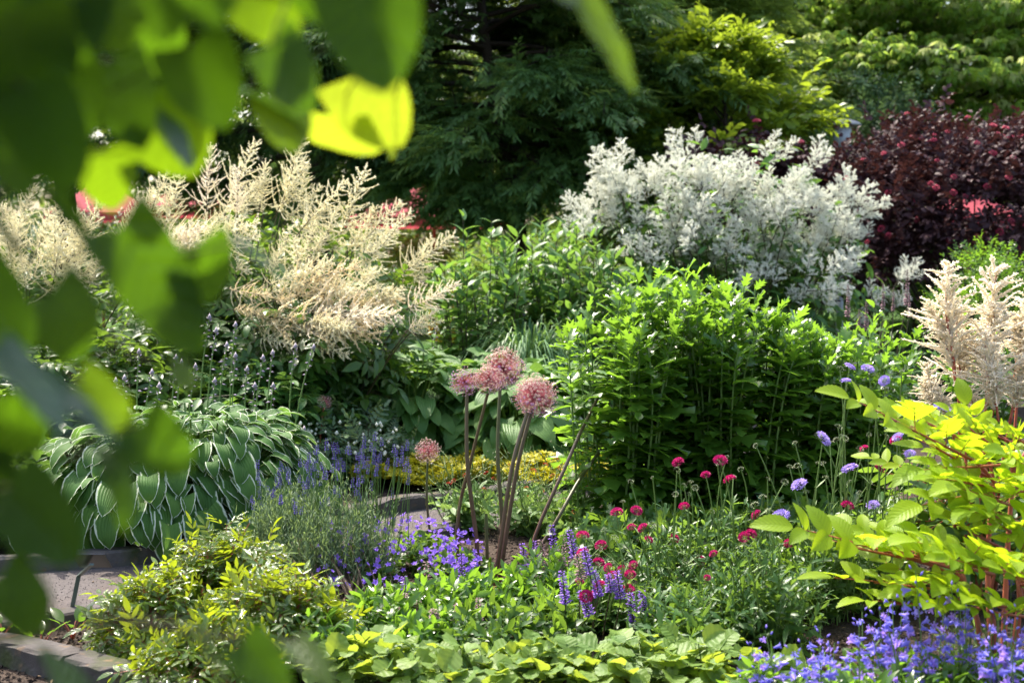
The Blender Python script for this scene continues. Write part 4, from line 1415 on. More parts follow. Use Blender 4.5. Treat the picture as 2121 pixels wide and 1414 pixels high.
# ---- wiry plants with red buttons
btn = pin_head(26, .8, .45, .35)
btn_me = btn.mesh('flower', [M['red']])
def wiry(label, px, Y, r, h, heads, nst):
    c = foot(px, Y)
    root = thing('red_button_plant', label, 'flower', c, 'wiry plants with red button flowers')
    P1 = arch(disc(nst, (0, 0, 0), r * .4), dome(nst, (0, 0), r, h * .5, None, .6), 6, .6)
    f, s = MB(), MB()
    leafy(f, P1, [ovL[0], ovL[2]], 14, .1, 1, lambda t: .075 - .02 * t, lambda t: .3 + .4 * t)
    f.build('foliage', M['pale'], root)
    n2 = 40
    P2 = arch(disc(n2, (0, 0, 0), r * .5), dome(n2, (0, 0), r * 1.1, h, None, .7, .2), 6, .5, .03)
    tubes(s, P2, .0022, .0013, 3)
    # side twigs
    p, T = along(P2, R.uniform(.55, .95, (n2, 3)))
    d = nrm(T + R.normal(0, .6, p.shape))
    tubes(s, np.linspace(p.reshape(-1, 3), (p + d * .09).reshape(-1, 3), 3).transpose(1, 0, 2), .0016, .001, 3)
    e = (p + d * .09).reshape(-1, 3)
    s.inst(BUDW, frames(d.reshape(-1, 3), np.tile([0, .1, 1.], (len(e), 1)), R.uniform(.008, .016, len(e))), e, 1)
    s.build('stem_cluster', [M['gstem'], M['bud']], root)
    for hx, hy in heads:
        t = at(hx, hy, Y + R.normal(-.05, .1)) - c
        obj('flower', btn_me, root, t, zquat(R.normal(0, .4, 3) + np.array([0, -.2, 1])), R.uniform(.011, .017))


wiry('wiry plant with red button flowers, between the paired allium stems and the leaning stems', 1110, 7.15, .34, .42, [(1130, 962), (1160, 970), (1145, 985), (1195, 995), (1122, 1015), (1160, 1033), (1168, 1068), (1130, 1070), (1180, 1040), (1090, 1010), (1095, 1030), (1150, 950), (1105, 975)], 40)
wiry('wiry plant with red button flowers, right of the small pink allium', 965, 7.2, .24, .40, [(930, 1002), (985, 1012), (1002, 1013), (1008, 980), (1022, 992), (1037, 1035), (960, 1057), (965, 985), (1055, 965), (940, 995)], 34)
wiry('low grey leaved plant with few red buttons at the foot of the lobed leaf bush', 1205, 7.0, .3, .4, [(1190, 1060), (1215, 1010), (1175, 1030)], 30)

# ---- ferny plant, far left
frond = pinnate(leaf('lance', .34, 0, .1, .4, lobes=4, depth=.5, fwd=.08), 9, .30, 65, taper=.75, droop=.7, stalk=.12, sm=1)
c = foot(60, 6.95)
root = thing('fern', 'dark ferny plant at the left edge beside the variegated hostas', 'fern', c)
n = 46
az = np.arange(n) * 2.4
el = R.uniform(.25, 1.2, n)
D = np.stack([np.cos(az) * np.cos(el), np.sin(az) * np.cos(el), np.sin(el)], -1)
mb = MB()
mb.inst(frond, frames(D, np.tile([0, 0, 1.], (n, 1)) + R.normal(0, .2, D.shape), R.uniform(.4, .66, n)), disc(n, (0, 0, .03), .08))
mb.inst(frond, frames(D * [1, 1, .4] + [0, 0, .2], np.tile([0, 0, 1.], (n, 1)) + R.normal(0, .2, D.shape), R.uniform(.3, .45, n)), disc(n, (0, 0, .25), .2))
mb.build('foliage', [M['bushy'], M['gstem']], root)

# ---- lavender
lav = spike(7, 5, .045, .007, .0098, m=0, sm=1, stalk=.30, sr=.0024, tip=.6)
lav2 = spike(5, 5, .032, .007, .0098, m=0, sm=1, stalk=.32, sr=.0023, tip=.6)
lav_me = [x.mesh('flower_spike', [M['lav'], M['sage']]) for x in (lav, lav2)]
nlf = leaf('lance', .14, 2, .1, .2)


def lavender(label, c, Yt, spread, nfl, x0, x1, y0, y1, r, h, wood):
    root = thing('lavender', label, 'lavender', c, 'lavender bushes')
    n = 70
    tip = dome(n, (spread[0], spread[1]), r, h, r * .8, .5)
    b = np.c_[R.normal(0, .05, (n, 2)), np.zeros(n)]
    P = arch(b, tip, 7, .35, .03)
    s, f = MB(), MB()
    tubes(s, P[:wood], .011, .003, 5)
    tubes(s, P[wood:], .004, .002, 3)
    s.build('branchwork', M['wood'], root)
    # fine upright shoots
    p, T = along(P, R.uniform(.45, 1, (n, 5)))
    p = p.reshape(-1, 3)
    t = p + np.c_[R.normal(0, .04, (len(p), 2)), R.uniform(.08, .25, len(p))]
    P2 = np.linspace(p, t, 4).transpose(1, 0, 2)
    tubes(f, P2, .0015, .001, 3)
    leafy(f, P2, [nlf], 16, .0, 1, lambda t: .038 - .012 * t, lambda t: .75 + .3 * t, jit=.3)
    f.build('foliage', M['silver'], root)
    for k in range(nfl):
        px = R.uniform(x0, x1)
        py = R.uniform(y0, y1)
        Y = Yt + R.normal(0, .12)
        q = at(px, py, Y)
        d = nrm(np.array([(px - (x0 + x1) / 2) / 900 + R.normal(0, .08), R.normal(0, .08), 1]))
        obj('flower_spike', lav_me[k % 2], root, q - d * .352 - c, zquat(d, R.uniform(0, 6)), R.uniform(.9, 1.12))


lavender('lavender bush with bare woody base, beside the purple bellflowers', foot(738, 5.72), 6.1, (-.13, .34), 70, 620, 850, 910, 1010, .28, .25, 18)
lavender('lavender bush leaning against the right end of the variegated hostas', foot(595, 6.1), 6.2, (-.03, .12), 46, 522, 680, 945, 1060, .2, .23, 6)

# ---- bellflowers
st5 = star(5, .34, .7)
M['bell'] = petal('bellflower_petal', (.30, .16, .78), (.44, .26, .84), .4)
st_me = st5.mesh('flower', [M['bell']])


def bellflower(label, px, Y, r, h, x0, x1, y0, y1):
    c = foot(px, Y)
    root, P = clump('bellflower', label, 'flower', 'purple bellflower mats', c, r, h * .5, [leaf('ovate', .8, 0, .15, .4, lobes=2, depth=.2)], [M['mid'], M['gstem']], 70, 8, lambda t: .05 - .015 * t, lambda t: .4 + .3 * t, .2, 1, .7, edge=.7, sr=.002)
    for k in range(98):
        py = y0 - 15 + (y1 - y0 + 15) * R.uniform()
        pxx = R.uniform(x0, x1)
        p = at(pxx, py, Y - (py - (y0 + y1) / 2) / (y1 - y0) * r * 1.4 - .16 + R.normal(0, .03))
        obj('flower', st_me, root, p - c, zquat(R.normal(0, .5, 3) + np.array([0, -.35, .8]), R.uniform(0, 6)), R.uniform(.011, .021))


bellflower('purple bellflower mat behind the woody lavender base', 745, 6.0, .2, .3, 655, 830, 1095, 1215)
bellflower('purple bellflower mat around the foot of the small pink allium', 860, 6.3, .22, .3, 770, 940, 1080, 1185)
bellflower('purple bellflower mat at the foot of the left tall allium stem', 955, 6.05, .13, .24, 900, 1000, 1110, 1210)

# ---- alliums
def allium_head(n=230, nviolet=.3, spread=1.0):
    i = np.arange(n) + .5
    ph = np.arccos(1 - 2 * i / n)
    th = i * 2.39996
    d = np.stack([np.sin(ph) * np.cos(th), np.sin(ph) * np.sin(th), np.cos(ph)], -1) + R.normal(0, .05, (n, 3))
    rr = R.uniform(.74, 1.04, n) * (1 + .05 * np.sin(th * 3 + d[:, 2] * 4))
    e = nrm(d) * rr[:, None]
    core, fl = MB(), MB()
    tubes(core, np.stack([nrm(d) * .06, e * .5, e], 1), .0075, .0065, 3)
    nf = 6
    viol = (R.uniform(0, 1, n) + (-e[:, 2]) * .55) > (1.0 - nviolet)
    a = np.arange(nf) * 6.283 / nf
    sf = MB()
    sf.inst(diamond(.26, .1), frames(np.stack([np.cos(a), np.sin(a), .35 + 0 * a], -1), np.tile([0, 0, 1.], (nf, 1))), np.zeros((nf, 3)))
    # local frames: florets face outward
    X = nrm(np.cross(e, np.array([.3, .2, .9])))
    Y_ = np.cross(nrm(e), X)
    M_ = np.stack([X, Y_, nrm(e)], -1) * (R.uniform(.065, .11, n))[:, None, None]
    fl.inst(sf, M_[~viol], e[~viol], 0)
    fl.inst(sf, M_[viol], e[viol] * 1.02, 1)
    fl.inst(budtp(.9), frames(e, np.tile([.1, .2, 1.], (n, 1)), R.uniform(.05, .075, n)), e * .985, 2)
    return core, fl


STRAP = leaf('strap', .12, 12, .3, 2.6, wav=.01)
M['withered'] = leafmat('withered_leaf', (.16, .13, .05), (.26, .20, .08), (.35, .28, .08), .35, .6, .2)


def allium(label, pts, head, rad, s0, s1, mat, nv=.3, n=230, Y=6.0):
    W3 = np.array([at(x, y, yy) for x, y, yy in pts])
    c = np.array([W3[0][0], W3[0][1], 0.])
    root = thing('allium', label, 'allium', c, 'pink ball alliums')
    s = MB()
    P = smooth_line_3(W3, 14)
    P[0, 2] = min(P[0, 2], -.01)
    tubes(s, P[None] - c, s0, s1, 9)
    s.build('stem', mat, root)
    if head and rad > .055:
        for j_ in range(2):
            lb = MB()
            a_ = R.uniform(-2.6, -.5) if j_ else R.uniform(2.2, 3.6)
            lb.inst(STRAP, frames(np.array([[math.cos(a_), math.sin(a_), .9]]), np.array([[-math.cos(a_), -math.sin(a_), .8]]), np.array([R.uniform(.18, .3)])), np.array([[0, 0, .01]]))
            lb.build('leaf', M['withered'], root)
    if head:
        hc = at(*head) - c
        core, fl = allium_head(int(n * 1.7), nv)
        cm = core.mesh('flower_head', [M['alpink']])
        hd_ = obj('flower_head', cm, root, hc, zquat((R.normal(0, .3), -.25 + R.normal(0, .15), 1)), (rad, rad * R.uniform(.92, 1.04), rad * R.uniform(.84, .98)))
        obj('florets', fl.mesh('florets', [M['alpale'], M['alviolet'], M['alseed']]), hd_)


def smooth_line_3(p, n):
    a = smooth_line(p[:, [0, 2]], n)
    b = smooth_line(p[:, [1, 2]], n)
    return np.stack([a[:, 0], b[:, 0], a[:, 1]], -1)


allium('largest round pink allium head on the right of the group of four', [(1030, 1232, 5.9), (1045, 1130, 5.9), (1073, 960, 5.92), (1103, 845, 5.95)], (1110, 821, 5.95), .094, .0105, .008, M['alstem'], .30, 260)
allium('bare allium stem pressed close beside the stem of the largest head', [(1020, 1228, 5.86), (1036, 1130, 5.86), (1062, 960, 5.88), (1094, 850, 5.93)], (1100, 812, 6.06), .07, .0105, .008, M['alstem'], .2, 160)
allium('highest pink allium head of the group, on a straight brown stem', [(1036, 1205, 6.15), (1040, 1085, 6.15), (1031, 940, 6.17), (1036, 800, 6.2)], (1042, 763, 6.2), .095, .010, .0075, M['algreen'], .28, 250)
allium('reddish pink allium head in the middle of the group, its stem crossing another', [(948, 1170, 6.1), (950, 1060, 6.08), (975, 955, 6.05), (1010, 815, 6.0)], (1012, 785, 5.98), .070, .008, .0065, M['alstem'], .12, 190)
allium('small violet pink allium head, left one of the group of four', [(994, 1212, 6.0), (985, 1100, 6.0), (968, 960, 6.0), (967, 815, 6.02)], (962, 790, 6.02), .066, .0105, .0075, M['alstem'], .95, 130)
allium('short pink allium with salmon head standing alone over the bellflowers', [(893, 1125, 6.4), (885, 1050, 6.4), (884, 1000, 6.4), (886, 950, 6.4)], (886, 933, 6.4), .062, .006, .005, M['algreen'], .08, 120)
allium('far small dull pink allium on a dark red stem near the white drop flowers', [(660, 948, 8.6), (664, 900, 8.6), (668, 860, 8.6), (672, 842, 8.6)], (672, 833, 8.5), .05, .006, .005, M['redstem'], .25, 90)
allium('pink allium head half hidden inside the lobed leaf bush', [(1296, 1150, 7.0), (1300, 1050, 7.02), (1308, 950, 7.05), (1314, 850, 7.08)], (1318, 838, 7.1), .085, .0095, .008, M['alstem'], .2, 180)
allium('leaning green allium stem without a head, entering the lobed leaf bush', [(1085, 1190, 6.6), (1143, 1095, 6.65), (1195, 1010, 6.72), (1245, 930, 7.0)], None, 0, .0095, .008, M['algreen'])
allium('short cut allium stub between the tall stems', [(1011, 1205, 6.05), (1009, 1150, 6.05), (1008, 1110, 6.05), (1007, 1064, 6.05)], None, 0, .0085, .007, M['algreen'])
for pts, lab in (([(1085, 1190, 6.55), (1118, 1085, 6.6), (1192, 925, 6.7), (1238, 825, 7.0)], 'long brown leaning allium stem running into the lobed leaf bush'), ([(945, 1210, 6.05), (948, 1140, 6.05), (945, 1100, 6.05), (955, 1030, 6.05)], 'thin brown dried allium stem at the left of the stem group'),):
    allium(lab, pts, None, 0, *((.0095, .008) if pts[0][0] > 1000 else (.006, .005)), M['alstem'])

# ---- salvia clumps with purple spikes
sal = spike(13, 6, 1, .07, .105, m=0, sm=1, sr=.018, tip=.55)
sal_me = {'salvia': sal.mesh('flower_spike', [M['salvia'], M['dstem']]), 'salviad': sal.mesh('flower_spike', [M['salviad'], M['gstem']])}
salL = [leaf('ovate', .42, 4, .2, c_) for c_ in (.4, .8, .1)]


def salvia(label, px, Y, r, h, spikes, k='fresh', nst=34):
    c = foot(px, Y)
    root, P = clump('salvia', label, 'salvia', 'low salvia clumps', c, r, h, salL, [M[k], M['gstem']], nst, 12, lambda t: .082 - .03 * t, lambda t: .3 + .7 * t, .1, 1, .6, edge=.65, sr=.003)
    tips = []
    for x0, y0, x1, y1, Yk, kind in spikes:
        b, t = at(x0, y0, Yk), at(x1, y1, Yk)
        d = t - b
        L_ = np.linalg.norm(d)
        obj('flower_spike', sal_me[kind], root, b - c, zquat(d, R.uniform(0, 6)), (.22, .22, L_))
        tips.append(b - c)
    if tips:
        tips = np.array(tips)
        for P1 in arch(np.c_[tips[:, :2] * .7, 0 * tips[:, 0]], tips, 5, .5):
            s = MB()
            tubes(s, P1[None], .0028, .002, 4)
            s.build('flower_stalk', M['dstem'], root)


V_, D_ = 'salvia', 'salviad'
salvia('low salvia clump at the left end of its row, beside the lavender base', 800, 5.25, .17, .17, [(842, 1240, 838, 1195, 5.3, V_), (835, 1265, 838, 1230, 5.2, D_)])
salvia('salvia clump with pale faded spikes in front of the left allium stem', 905, 5.4, .19, .17, [(870, 1290, 866, 1245, 5.2, D_), (946, 1285, 949, 1250, 5.2, D_), (990, 1285, 992, 1240, 5.2, D_), (885, 1225, 884, 1165, 5.6, D_), (957, 1225, 955, 1150, 5.7, V_)])
salvia('bright salvia clump at the foot of the two paired allium stems', 1010, 5.55, .2, .15, [(1000, 1225, 998, 1190, 5.7, V_)])
salvia('salvia clump with the tallest violet spikes, right of the allium stems', 1130, 5.7, .2, .2, [(1090, 1190, 1082, 1128, 5.8, V_), (1098, 1215, 1090, 1170, 5.7, V_), (1152, 1165, 1142, 1090, 5.9, V_), (1112, 1165, 1105, 1122, 5.9, V_), (1128, 1180, 1120, 1120, 5.9, D_), (1172, 1170, 1165, 1110, 5.9, D_), (1190, 1155, 1180, 1100, 6.0, V_), (1135, 1205, 1130, 1150, 5.8, D_)])
salvia('salvia clump with drooping violet spikes among the crimson flowers', 1210, 5.35, .22, .19, [(1172, 1250, 1164, 1185, 5.0, V_), (1170, 1190, 1160, 1140, 5.6, D_), (1222, 1275, 1203, 1225, 5.0, V_), (1222, 1190, 1210, 1135, 5.0, V_), (1240, 1235, 1232, 1190, 5.0, V_), (1285, 1240, 1278, 1185, 5.0, V_), (1312, 1290, 1305, 1230, 5.0, V_), (1265, 1225, 1260, 1190, 5.0, V_), (1205, 1200, 1196, 1150, 5.0, D_), (1335, 1275, 1330, 1225, 5.0, V_)])
salvia('nearest salvia clump, just behind the scalloped foliage at the bottom', 1000, 5.0, .22, .16, [], 'mid')
salvia('salvia clump with dark gaps beneath, right of the nearest one', 1140, 5.1, .18, .15, [], 'mid')
salvia('small salvia clump near the bare soil at the lower centre left', 880, 5.0, .18, .14, [(900, 1280, 897, 1262, 4.95, D_)])

# ---- crimson knautia
knh = pin_head(110, .8, .42, .34)
kn_me = knh.mesh('flower_head', [M['magenta']])
scb = pin_head(110, .5, .55, .26)
sc_me = scb.mesh('flower_head', [M['lilac']])
bdh = pin_head(40, .9, .28, .22)
bd_me = bdh.mesh('seed_head', [M['bud']])


def scabious(name, label, cat, group, px, Y, heads, me, size, foli, r, h, nst, lf, buds=(), wild=9):
    c = foot(px, Y)
    ytop = min(q[1] for q in heads)
    buds = list(buds) + [(px + R.normal(0, 62), R.uniform(min(max(ytop - 10, 880), 1100), 1185)) for _ in range(wild)]
    h *= 1.15
    root, P = clump(name, label, cat, group, c, r, h, lf, [foli, M['gstem']], int(nst * 1.2), 13, lambda t: .10 - .06 * t, lambda t: .5 + .4 * t, .05, .95, .55, edge=.5, sr=.0028, jit=.55)
    for kind, L_ in ((me, heads), (bd_me, buds)):
        for hx, hy in L_:
            Yh = Y + R.normal(-.12, .12)
            t = at(hx, hy, Yh) - c
            b = np.array([t[0] * R.uniform(.45, .75) + R.normal(0, .03), t[1] * .6, max(.05, h * R.uniform(.2, .7))])
            b[2] = min(b[2], t[2] - .12)
            s = MB()
            k_ = b + (t - b) * np.array([.5, .5, .4]) + R.normal(0, .06, 3) * [1, 1, .2]
            PP = bez(b[None], k_[None], t[None], 7)
            tubes(s, PP, .0028, .002, 4)
            leafy(s, PP, [nlf], 3, .1, .7, lambda t: .06 - .02 * t, lambda t: .8 + 0 * t)
            st = s.build('flower_stalk', M['gstem'], root)
            tl = np.array([R.normal(0, .6), R.normal(-.45, .45), 1.0])
            obj(kind.name.split('.')[0], kind, st, t, zquat(tl, R.uniform(0, 6)), size * R.uniform(.66, 1.12) * (.62 if kind is bd_me else 1))


knL = [leaf('lance', .24, 4, .2, .5), leaf('lance', .2, 4, .2, .9), leaf('ovate', .5, 0, .15, .5, lobes=3, depth=.5, fwd=.1)]
G_K = 'crimson pincushion plants'
scabious('crimson_pincushion', 'crimson pincushion plant with the densest cluster of heads, beside the violet salvia spikes', 'flower', G_K, 1270, 5.3, [(1200, 1205), (1242, 1213), (1228, 1230), (1250, 1242), (1305, 1190), (1312, 1170), (1288, 1180), (1268, 1192), (1302, 1222), (1207, 1145), (1214, 1235), (1260, 1175), (1240, 1165)], kn_me, .026, M['weedy'], .16, .22, 22, knL, [(1230, 1178), (1236, 1150), (1200, 1255), (1248, 1262), (1234, 1255)])
scabious('crimson_pincushion', 'crimson pincushion plant in front of the lobed bush, its flowers at mid height', 'flower', G_K, 1385, 5.45, [(1278, 1062), (1308, 1092), (1332, 1094), (1343, 1118), (1318, 1058), (1405, 958), (1417, 1049), (1207, 1110), (1395, 1116), (1245, 1130)], kn_me, .025, M['weedy'], .2, .36, 30, knL, [(1430, 1000), (1358, 1090), (1330, 1140), (1352, 990), (1290, 1040)])
scabious('crimson_pincushion', 'crimson pincushion plant with scattered heads, right of the salvia spikes', 'flower', G_K, 1500, 5.4, [(1512, 994), (1567, 1066), (1478, 1147), (1450, 1162), (1542, 1112), (1556, 1106), (1462, 984), (1634, 1125), (1492, 955)], kn_me, .026, M['weedy'], .24, .42, 40, knL, [(1590, 992), (1535, 972), (1580, 1030), (1440, 1010), (1570, 1110)])
scabious('crimson_pincushion', 'crimson pincushion plant with a single low head above the scalloped leaves', 'flower', G_K, 1430, 4.95, [(1436, 1331)], kn_me, .026, M['weedy'], .26, .24, 50, knL, [(1465, 1245)], wild=0)
scabious('crimson_pincushion', 'bushy crimson pincushion plant without open heads beside the lower golden branch', 'flower', G_K, 1590, 5.05, [(1465, 1196)], kn_me, .014, M['weedy'], .26, .34, 54, knL, wild=4)
scabious('lilac_pincushion', 'lilac pincushion plant with four high heads below the mint spires', 'flower', 'lilac pincushion plants', 1770, 5.5, [(1760, 760), (1797, 764), (1752, 789), (1832, 789), (1950, 846), (1808, 1046), (1860, 905), (1885, 940)], sc_me, .029, M['mid'], .2, .4, 30, knL, [(1815, 862), (1740, 765), (1835, 905), (1868, 770), (1760, 1000)])
scabious('lilac_pincushion', 'lilac pincushion plant with heads facing the viewer, left of the golden branches', 'flower', 'lilac pincushion plants', 1690, 5.45, [(1705, 909), (1760, 971), (1656, 1004), (1617, 1071)], sc_me, .031, M['mid'], .22, .4, 36, knL, [(1697, 962), (1670, 1020), (1710, 990), (1800, 1000), (1830, 960)])
scabious('crimson_pincushion', 'crimson pincushion plant with two dark red heads among the lilac ones', 'flower', G_K, 1820, 5.6, [(1822, 968), (1856, 912), (1755, 1048), (1790, 930)], kn_me, .024, M['mid'], .2, .4, 26, knL, [(1800, 900)])

# ---- white pink plumes on red stems, right
pp = [plume(44, 64, 50, .36, .024, .027, -.06, .3) for _ in range(4)]
pp_me = [p.mesh('flower_plume', [M['creamw'], M['redstem']]) for p in pp]
c = foot(2040, 5.7)
root = thing('white_plume_flower', 'tall creamy white plumes on red stems above the golden leaves', 'flower', c)
tips = []
for x0, y0, x1, y1, Y, k in ((1972, 760, 1962, 545, 5.6, .46), (2045, 800, 2062, 550, 5.65, .52), (1935, 850, 1918, 750, 5.55, .26), (2060, 850, 2040, 690, 5.5, .42), (2110, 760, 2135, 600, 5.75, .45), (2100, 850, 2120, 740, 5.6, .35), (1985, 800, 1985, 640, 5.7, .4), (2020, 870, 2010, 800, 5.5, .24), (1965, 870, 1940, 800, 5.5, .2)):
    b, t = at(x0, y0, Y), at(x1, y1, Y)
    d = t - b
    L_ = np.linalg.norm(d)
    obj('flower_plume', pp_me[R.integers(0, 4)], root, b - c, zquat(d, R.uniform(0, 6)), (k * 1.25, k * 1.25, L_))
    tips.append(b - c)
    for u in (.12, .3, .45):                 # side plumes low on each main one
        a_ = R.uniform(0, 6.28)
        d2 = d / L_ + np.array([math.cos(a_), math.sin(a_), 0]) * .75
        obj('flower_plume', pp_me[R.integers(0, 4)], root, b + d * u - c, zquat(d2, R.uniform(0, 6)), (k * .6, k * .6, L_ * R.uniform(.35, .5) * (1.1 - u)))
tips = np.array(tips)
s = MB()
tubes(s, arch(np.c_[tips[:, :2] * .4, 0 * tips[:, 0]], tips + np.array([0, 0, .03]), 6, .5), .008, .006, 5)
s.build('stem_cluster', M['redstem'], root)
f = MB()
P = arch(disc(20, (0, 0, 0), .2), dome(20, (0, 0), .4, .6, None, .6), 6, .6)
leafy(f, P, leaf5, 9, .2, 1, lambda t: .3 - .1 * t, lambda t: .3 + .2 * t)
f.build('foliage', [M['mid'], M['redstem']], root)

# ---- golden leaved shrub, right
gl = [leaf('ovate', .72, 0, .2, c_, lobes=9, depth=.08, fwd=.02, cols=5, acum=.2) for c_ in (.25, .6, .9)]
gleaf = [pinnate(gl[i_ % 3], k, wd, 52, taper=.35, droop=.12, stalk=.3, rach=.008, wobble=.22, lift=.4) for i_, (k, wd) in enumerate(((2, .40), (3, .34), (2, .42), (3, .32)))]
G_G = 'golden leaved shrubs at the right'
def golden(label, c, spec, extra, hub):
    root = thing('golden_shrub', label, 'shrub', c, G_G)
    f, s = MB(), MB()
    Ps = []
    for x0, y0, x1, y1, Y0, Y1 in spec:
        b, t = at(x0, y0, Y0), at(x1, y1, Y1)
        d = t - b
        L_ = np.linalg.norm(d)
        Ps.append((b, t))
        tp = gleaf[R.integers(0, 4)]
        f.inst(tp, frames((d + np.array([0, 0, .03]))[None], np.array([[R.normal(0, .3), -.55 + R.normal(0, .2), 1.]]), np.array([L_ * .62])), (b + d * .42)[None])
        for u, sg in ((.3, 1), (.45, -1), (.2, -1)):
            q = b + d * u
            sd_ = np.cross(d / L_, [0, 0, 1])
            d2 = d / L_ * .55 + sd_ * sg * .8 + np.array([0, 0, .25])
            f.inst(gleaf[R.integers(0, 4)], frames(d2[None], np.array([[R.normal(0, .3), -.5, 1.]]), np.array([min(.26, L_ * .6)])), q[None])
    for q, d in extra:
        f.inst(gleaf[R.integers(0, 4)], frames(d[None], np.array([[R.normal(0, .3), -.4, 1.]]), np.array([R.uniform(.2, .3)])), q[None])
    f.build('foliage', [M['gold'], M['redstem']], root, origin=c)
    B = np.array([p[0] for p in Ps])
    T = np.array([p[1] for p in Ps])
    tubes(s, np.linspace(B, B + (T - B) * .7, 4).transpose(1, 0, 2) - c, .006, .003, 5)
    hubs = hub - c
    k = np.argmin(np.linalg.norm((B - c)[:, None] - hubs[None], axis=2), axis=1)
    tubes(s, bez(hubs[k], (hubs[k] + B - c) / 2 + [0, 0, .02], B - c, 5), .007, .006, 5)
    tubes(s, arch(np.c_[hubs[:, :2] * .5, 0 * hubs[:, 0]], hubs, 6, .6), .011, .007, 6)
    s.build('stem_cluster', M['redstem'], root)


def around(n, p0, sp):
    q = np.asarray(p0) + R.normal(0, 1, (n, 3)) * sp
    d = R.normal(0, 1, (n, 3)) * [1, 1, .3] + np.array([-.4, -.3, .1])
    return list(zip(q, d))


c = foot(2080, 4.85)
golden('golden yellow leaved shrub, its upper sprays reaching in front of the white plumes', c,
       [(2010, 950, 1750, 820, 4.8, 4.65), (2040, 930, 1850, 845, 4.9, 4.9), (2090, 950, 1960, 850, 4.9, 4.9), (2110, 960, 1905, 975, 4.9, 4.6), (2130, 930, 2010, 880, 5.0, 5.0), (2130, 1000, 1900, 1050, 4.9, 4.6),
        (2140, 1020, 1930, 990, 4.8, 4.5), (2160, 940, 2060, 880, 4.8, 4.8), (2140, 1060, 1980, 1010, 4.7, 4.4), (2180, 1000, 2080, 940, 4.7, 4.5), (2050, 990, 1890, 900, 4.9, 4.7), (2160, 1090, 2010, 1060, 4.7, 4.4)],
       around(9, at(2130, 970, 4.8), [.16, .14, .08]), np.array([at(2100, 980, 4.9), at(2140, 1060, 4.8), at(2060, 1000, 4.9)]))
c = foot(2060, 4.45)
golden('golden yellow leaved shrub with one long low branch reaching left', c,
       [(1990, 1180, 1630, 1090, 4.6, 4.45), (2040, 1230, 1710, 1195, 4.5, 4.4), (1960, 1170, 1760, 1110, 4.6, 4.6), (2060, 1190, 1830, 1130, 4.5, 4.4), (2100, 1190, 1890, 1120, 4.5, 4.3), (2030, 1260, 1780, 1245, 4.45, 4.3), (2110, 1150, 1960, 1080, 4.6, 4.5),
        (2140, 1200, 1960, 1160, 4.4, 4.2), (2120, 1260, 1880, 1230, 4.4, 4.3), (2160, 1140, 2040, 1070, 4.5, 4.4), (2150, 1280, 2000, 1260, 4.4, 4.2), (1900, 1160, 1700, 1120, 4.6, 4.55), (2180, 1230, 2070, 1180, 4.3, 4.1)],
       around(8, at(2110, 1200, 4.45), [.16, .14, .05]), np.array([at(2050, 1240, 4.5), at(2110, 1210, 4.45), at(2000, 1210, 4.55)]))

# ---- blue violet penstemon, bottom right
bl = bell()
pst = []
for q in range(4):
    mb = MB()
    tubes(mb, np.stack([0 * np.linspace(0, 1, 6), .03 * np.sin(np.linspace(0, 3, 6)), np.linspace(0, 1, 6)], -1)[None], .008, .004, 4, m=1)
    n = 15
    t = .42 + .58 * np.linspace(0, 1, n)
    az = np.arange(n) * 1.9 + q
    D = np.stack([np.cos(az), np.sin(az), R.uniform(-.15, .5, n)], -1)
    P = np.stack([.04 * np.cos(az), .04 * np.sin(az), t], -1)
    cut = n - 3
    kk = R.uniform(0, 1, n) > .35
    kk[cut:] = False
    for sel, m_ in ((kk, 0), (~kk & (np.arange(n) < cut), 2)):
        mb.inst(bl, frames(D[sel], np.tile([0, 0, 1.], (sel.sum(), 1)) + R.normal(0, .2, D[sel].shape), R.uniform(.05, .08, sel.sum())), P[sel], m_)
    mb.inst(budtp(.4), frames(D[cut:] + [0, 0, .8], np.tile([0, .1, 1.], (n - cut, 1)), np.full(n - cut, .05)), P[cut:], 0)
    mb.inst(lanceL[0], frames(np.array([[1, .2, .7], [-1, .1, .7], [.2, 1, .8], [-.1, -1, .7]]), np.tile([0, 0, 1.], (4, 1)), np.full(4, .16)), np.array([[0, 0, .12], [0, 0, .14], [0, 0, .3], [0, 0, .32]]), 1)
    pst.append(mb)
pst_me = [p.mesh('flower_spike', [M['blue'], M['gstem'], M['violet']]) for p in pst]


def penstemon(label, px, Y, spec, r):
    c = foot(px, Y)
    root, P = clump('penstemon', label, 'flower', 'blue violet penstemons', c, r, .22, lanceL, [M['fresh'], M['gstem']], 26, 10, lambda t: .10 - .04 * t, lambda t: .5 + .3 * t, .1, 1, .6, edge=.8, sr=.003)
    for hx, hy, Yh in spec:
        t = at(hx, hy, Yh)
        b = np.array([t[0] + R.normal(0, .03) + (c[0] - t[0]) * .25, Yh + (c[1] - Yh) * .3, .0])
        d = t - b
        L_ = np.linalg.norm(d)
        obj('flower_spike', pst_me[R.integers(0, 4)], root, b - c, zquat(d, R.uniform(0, 6)), (.36, .36, L_))


def rs(n, x0, x1, y0, y1, Y0, Y1):
    return [(R.uniform(x0, x1), R.uniform(y0, y1), R.uniform(Y0, Y1)) for _ in range(n)]


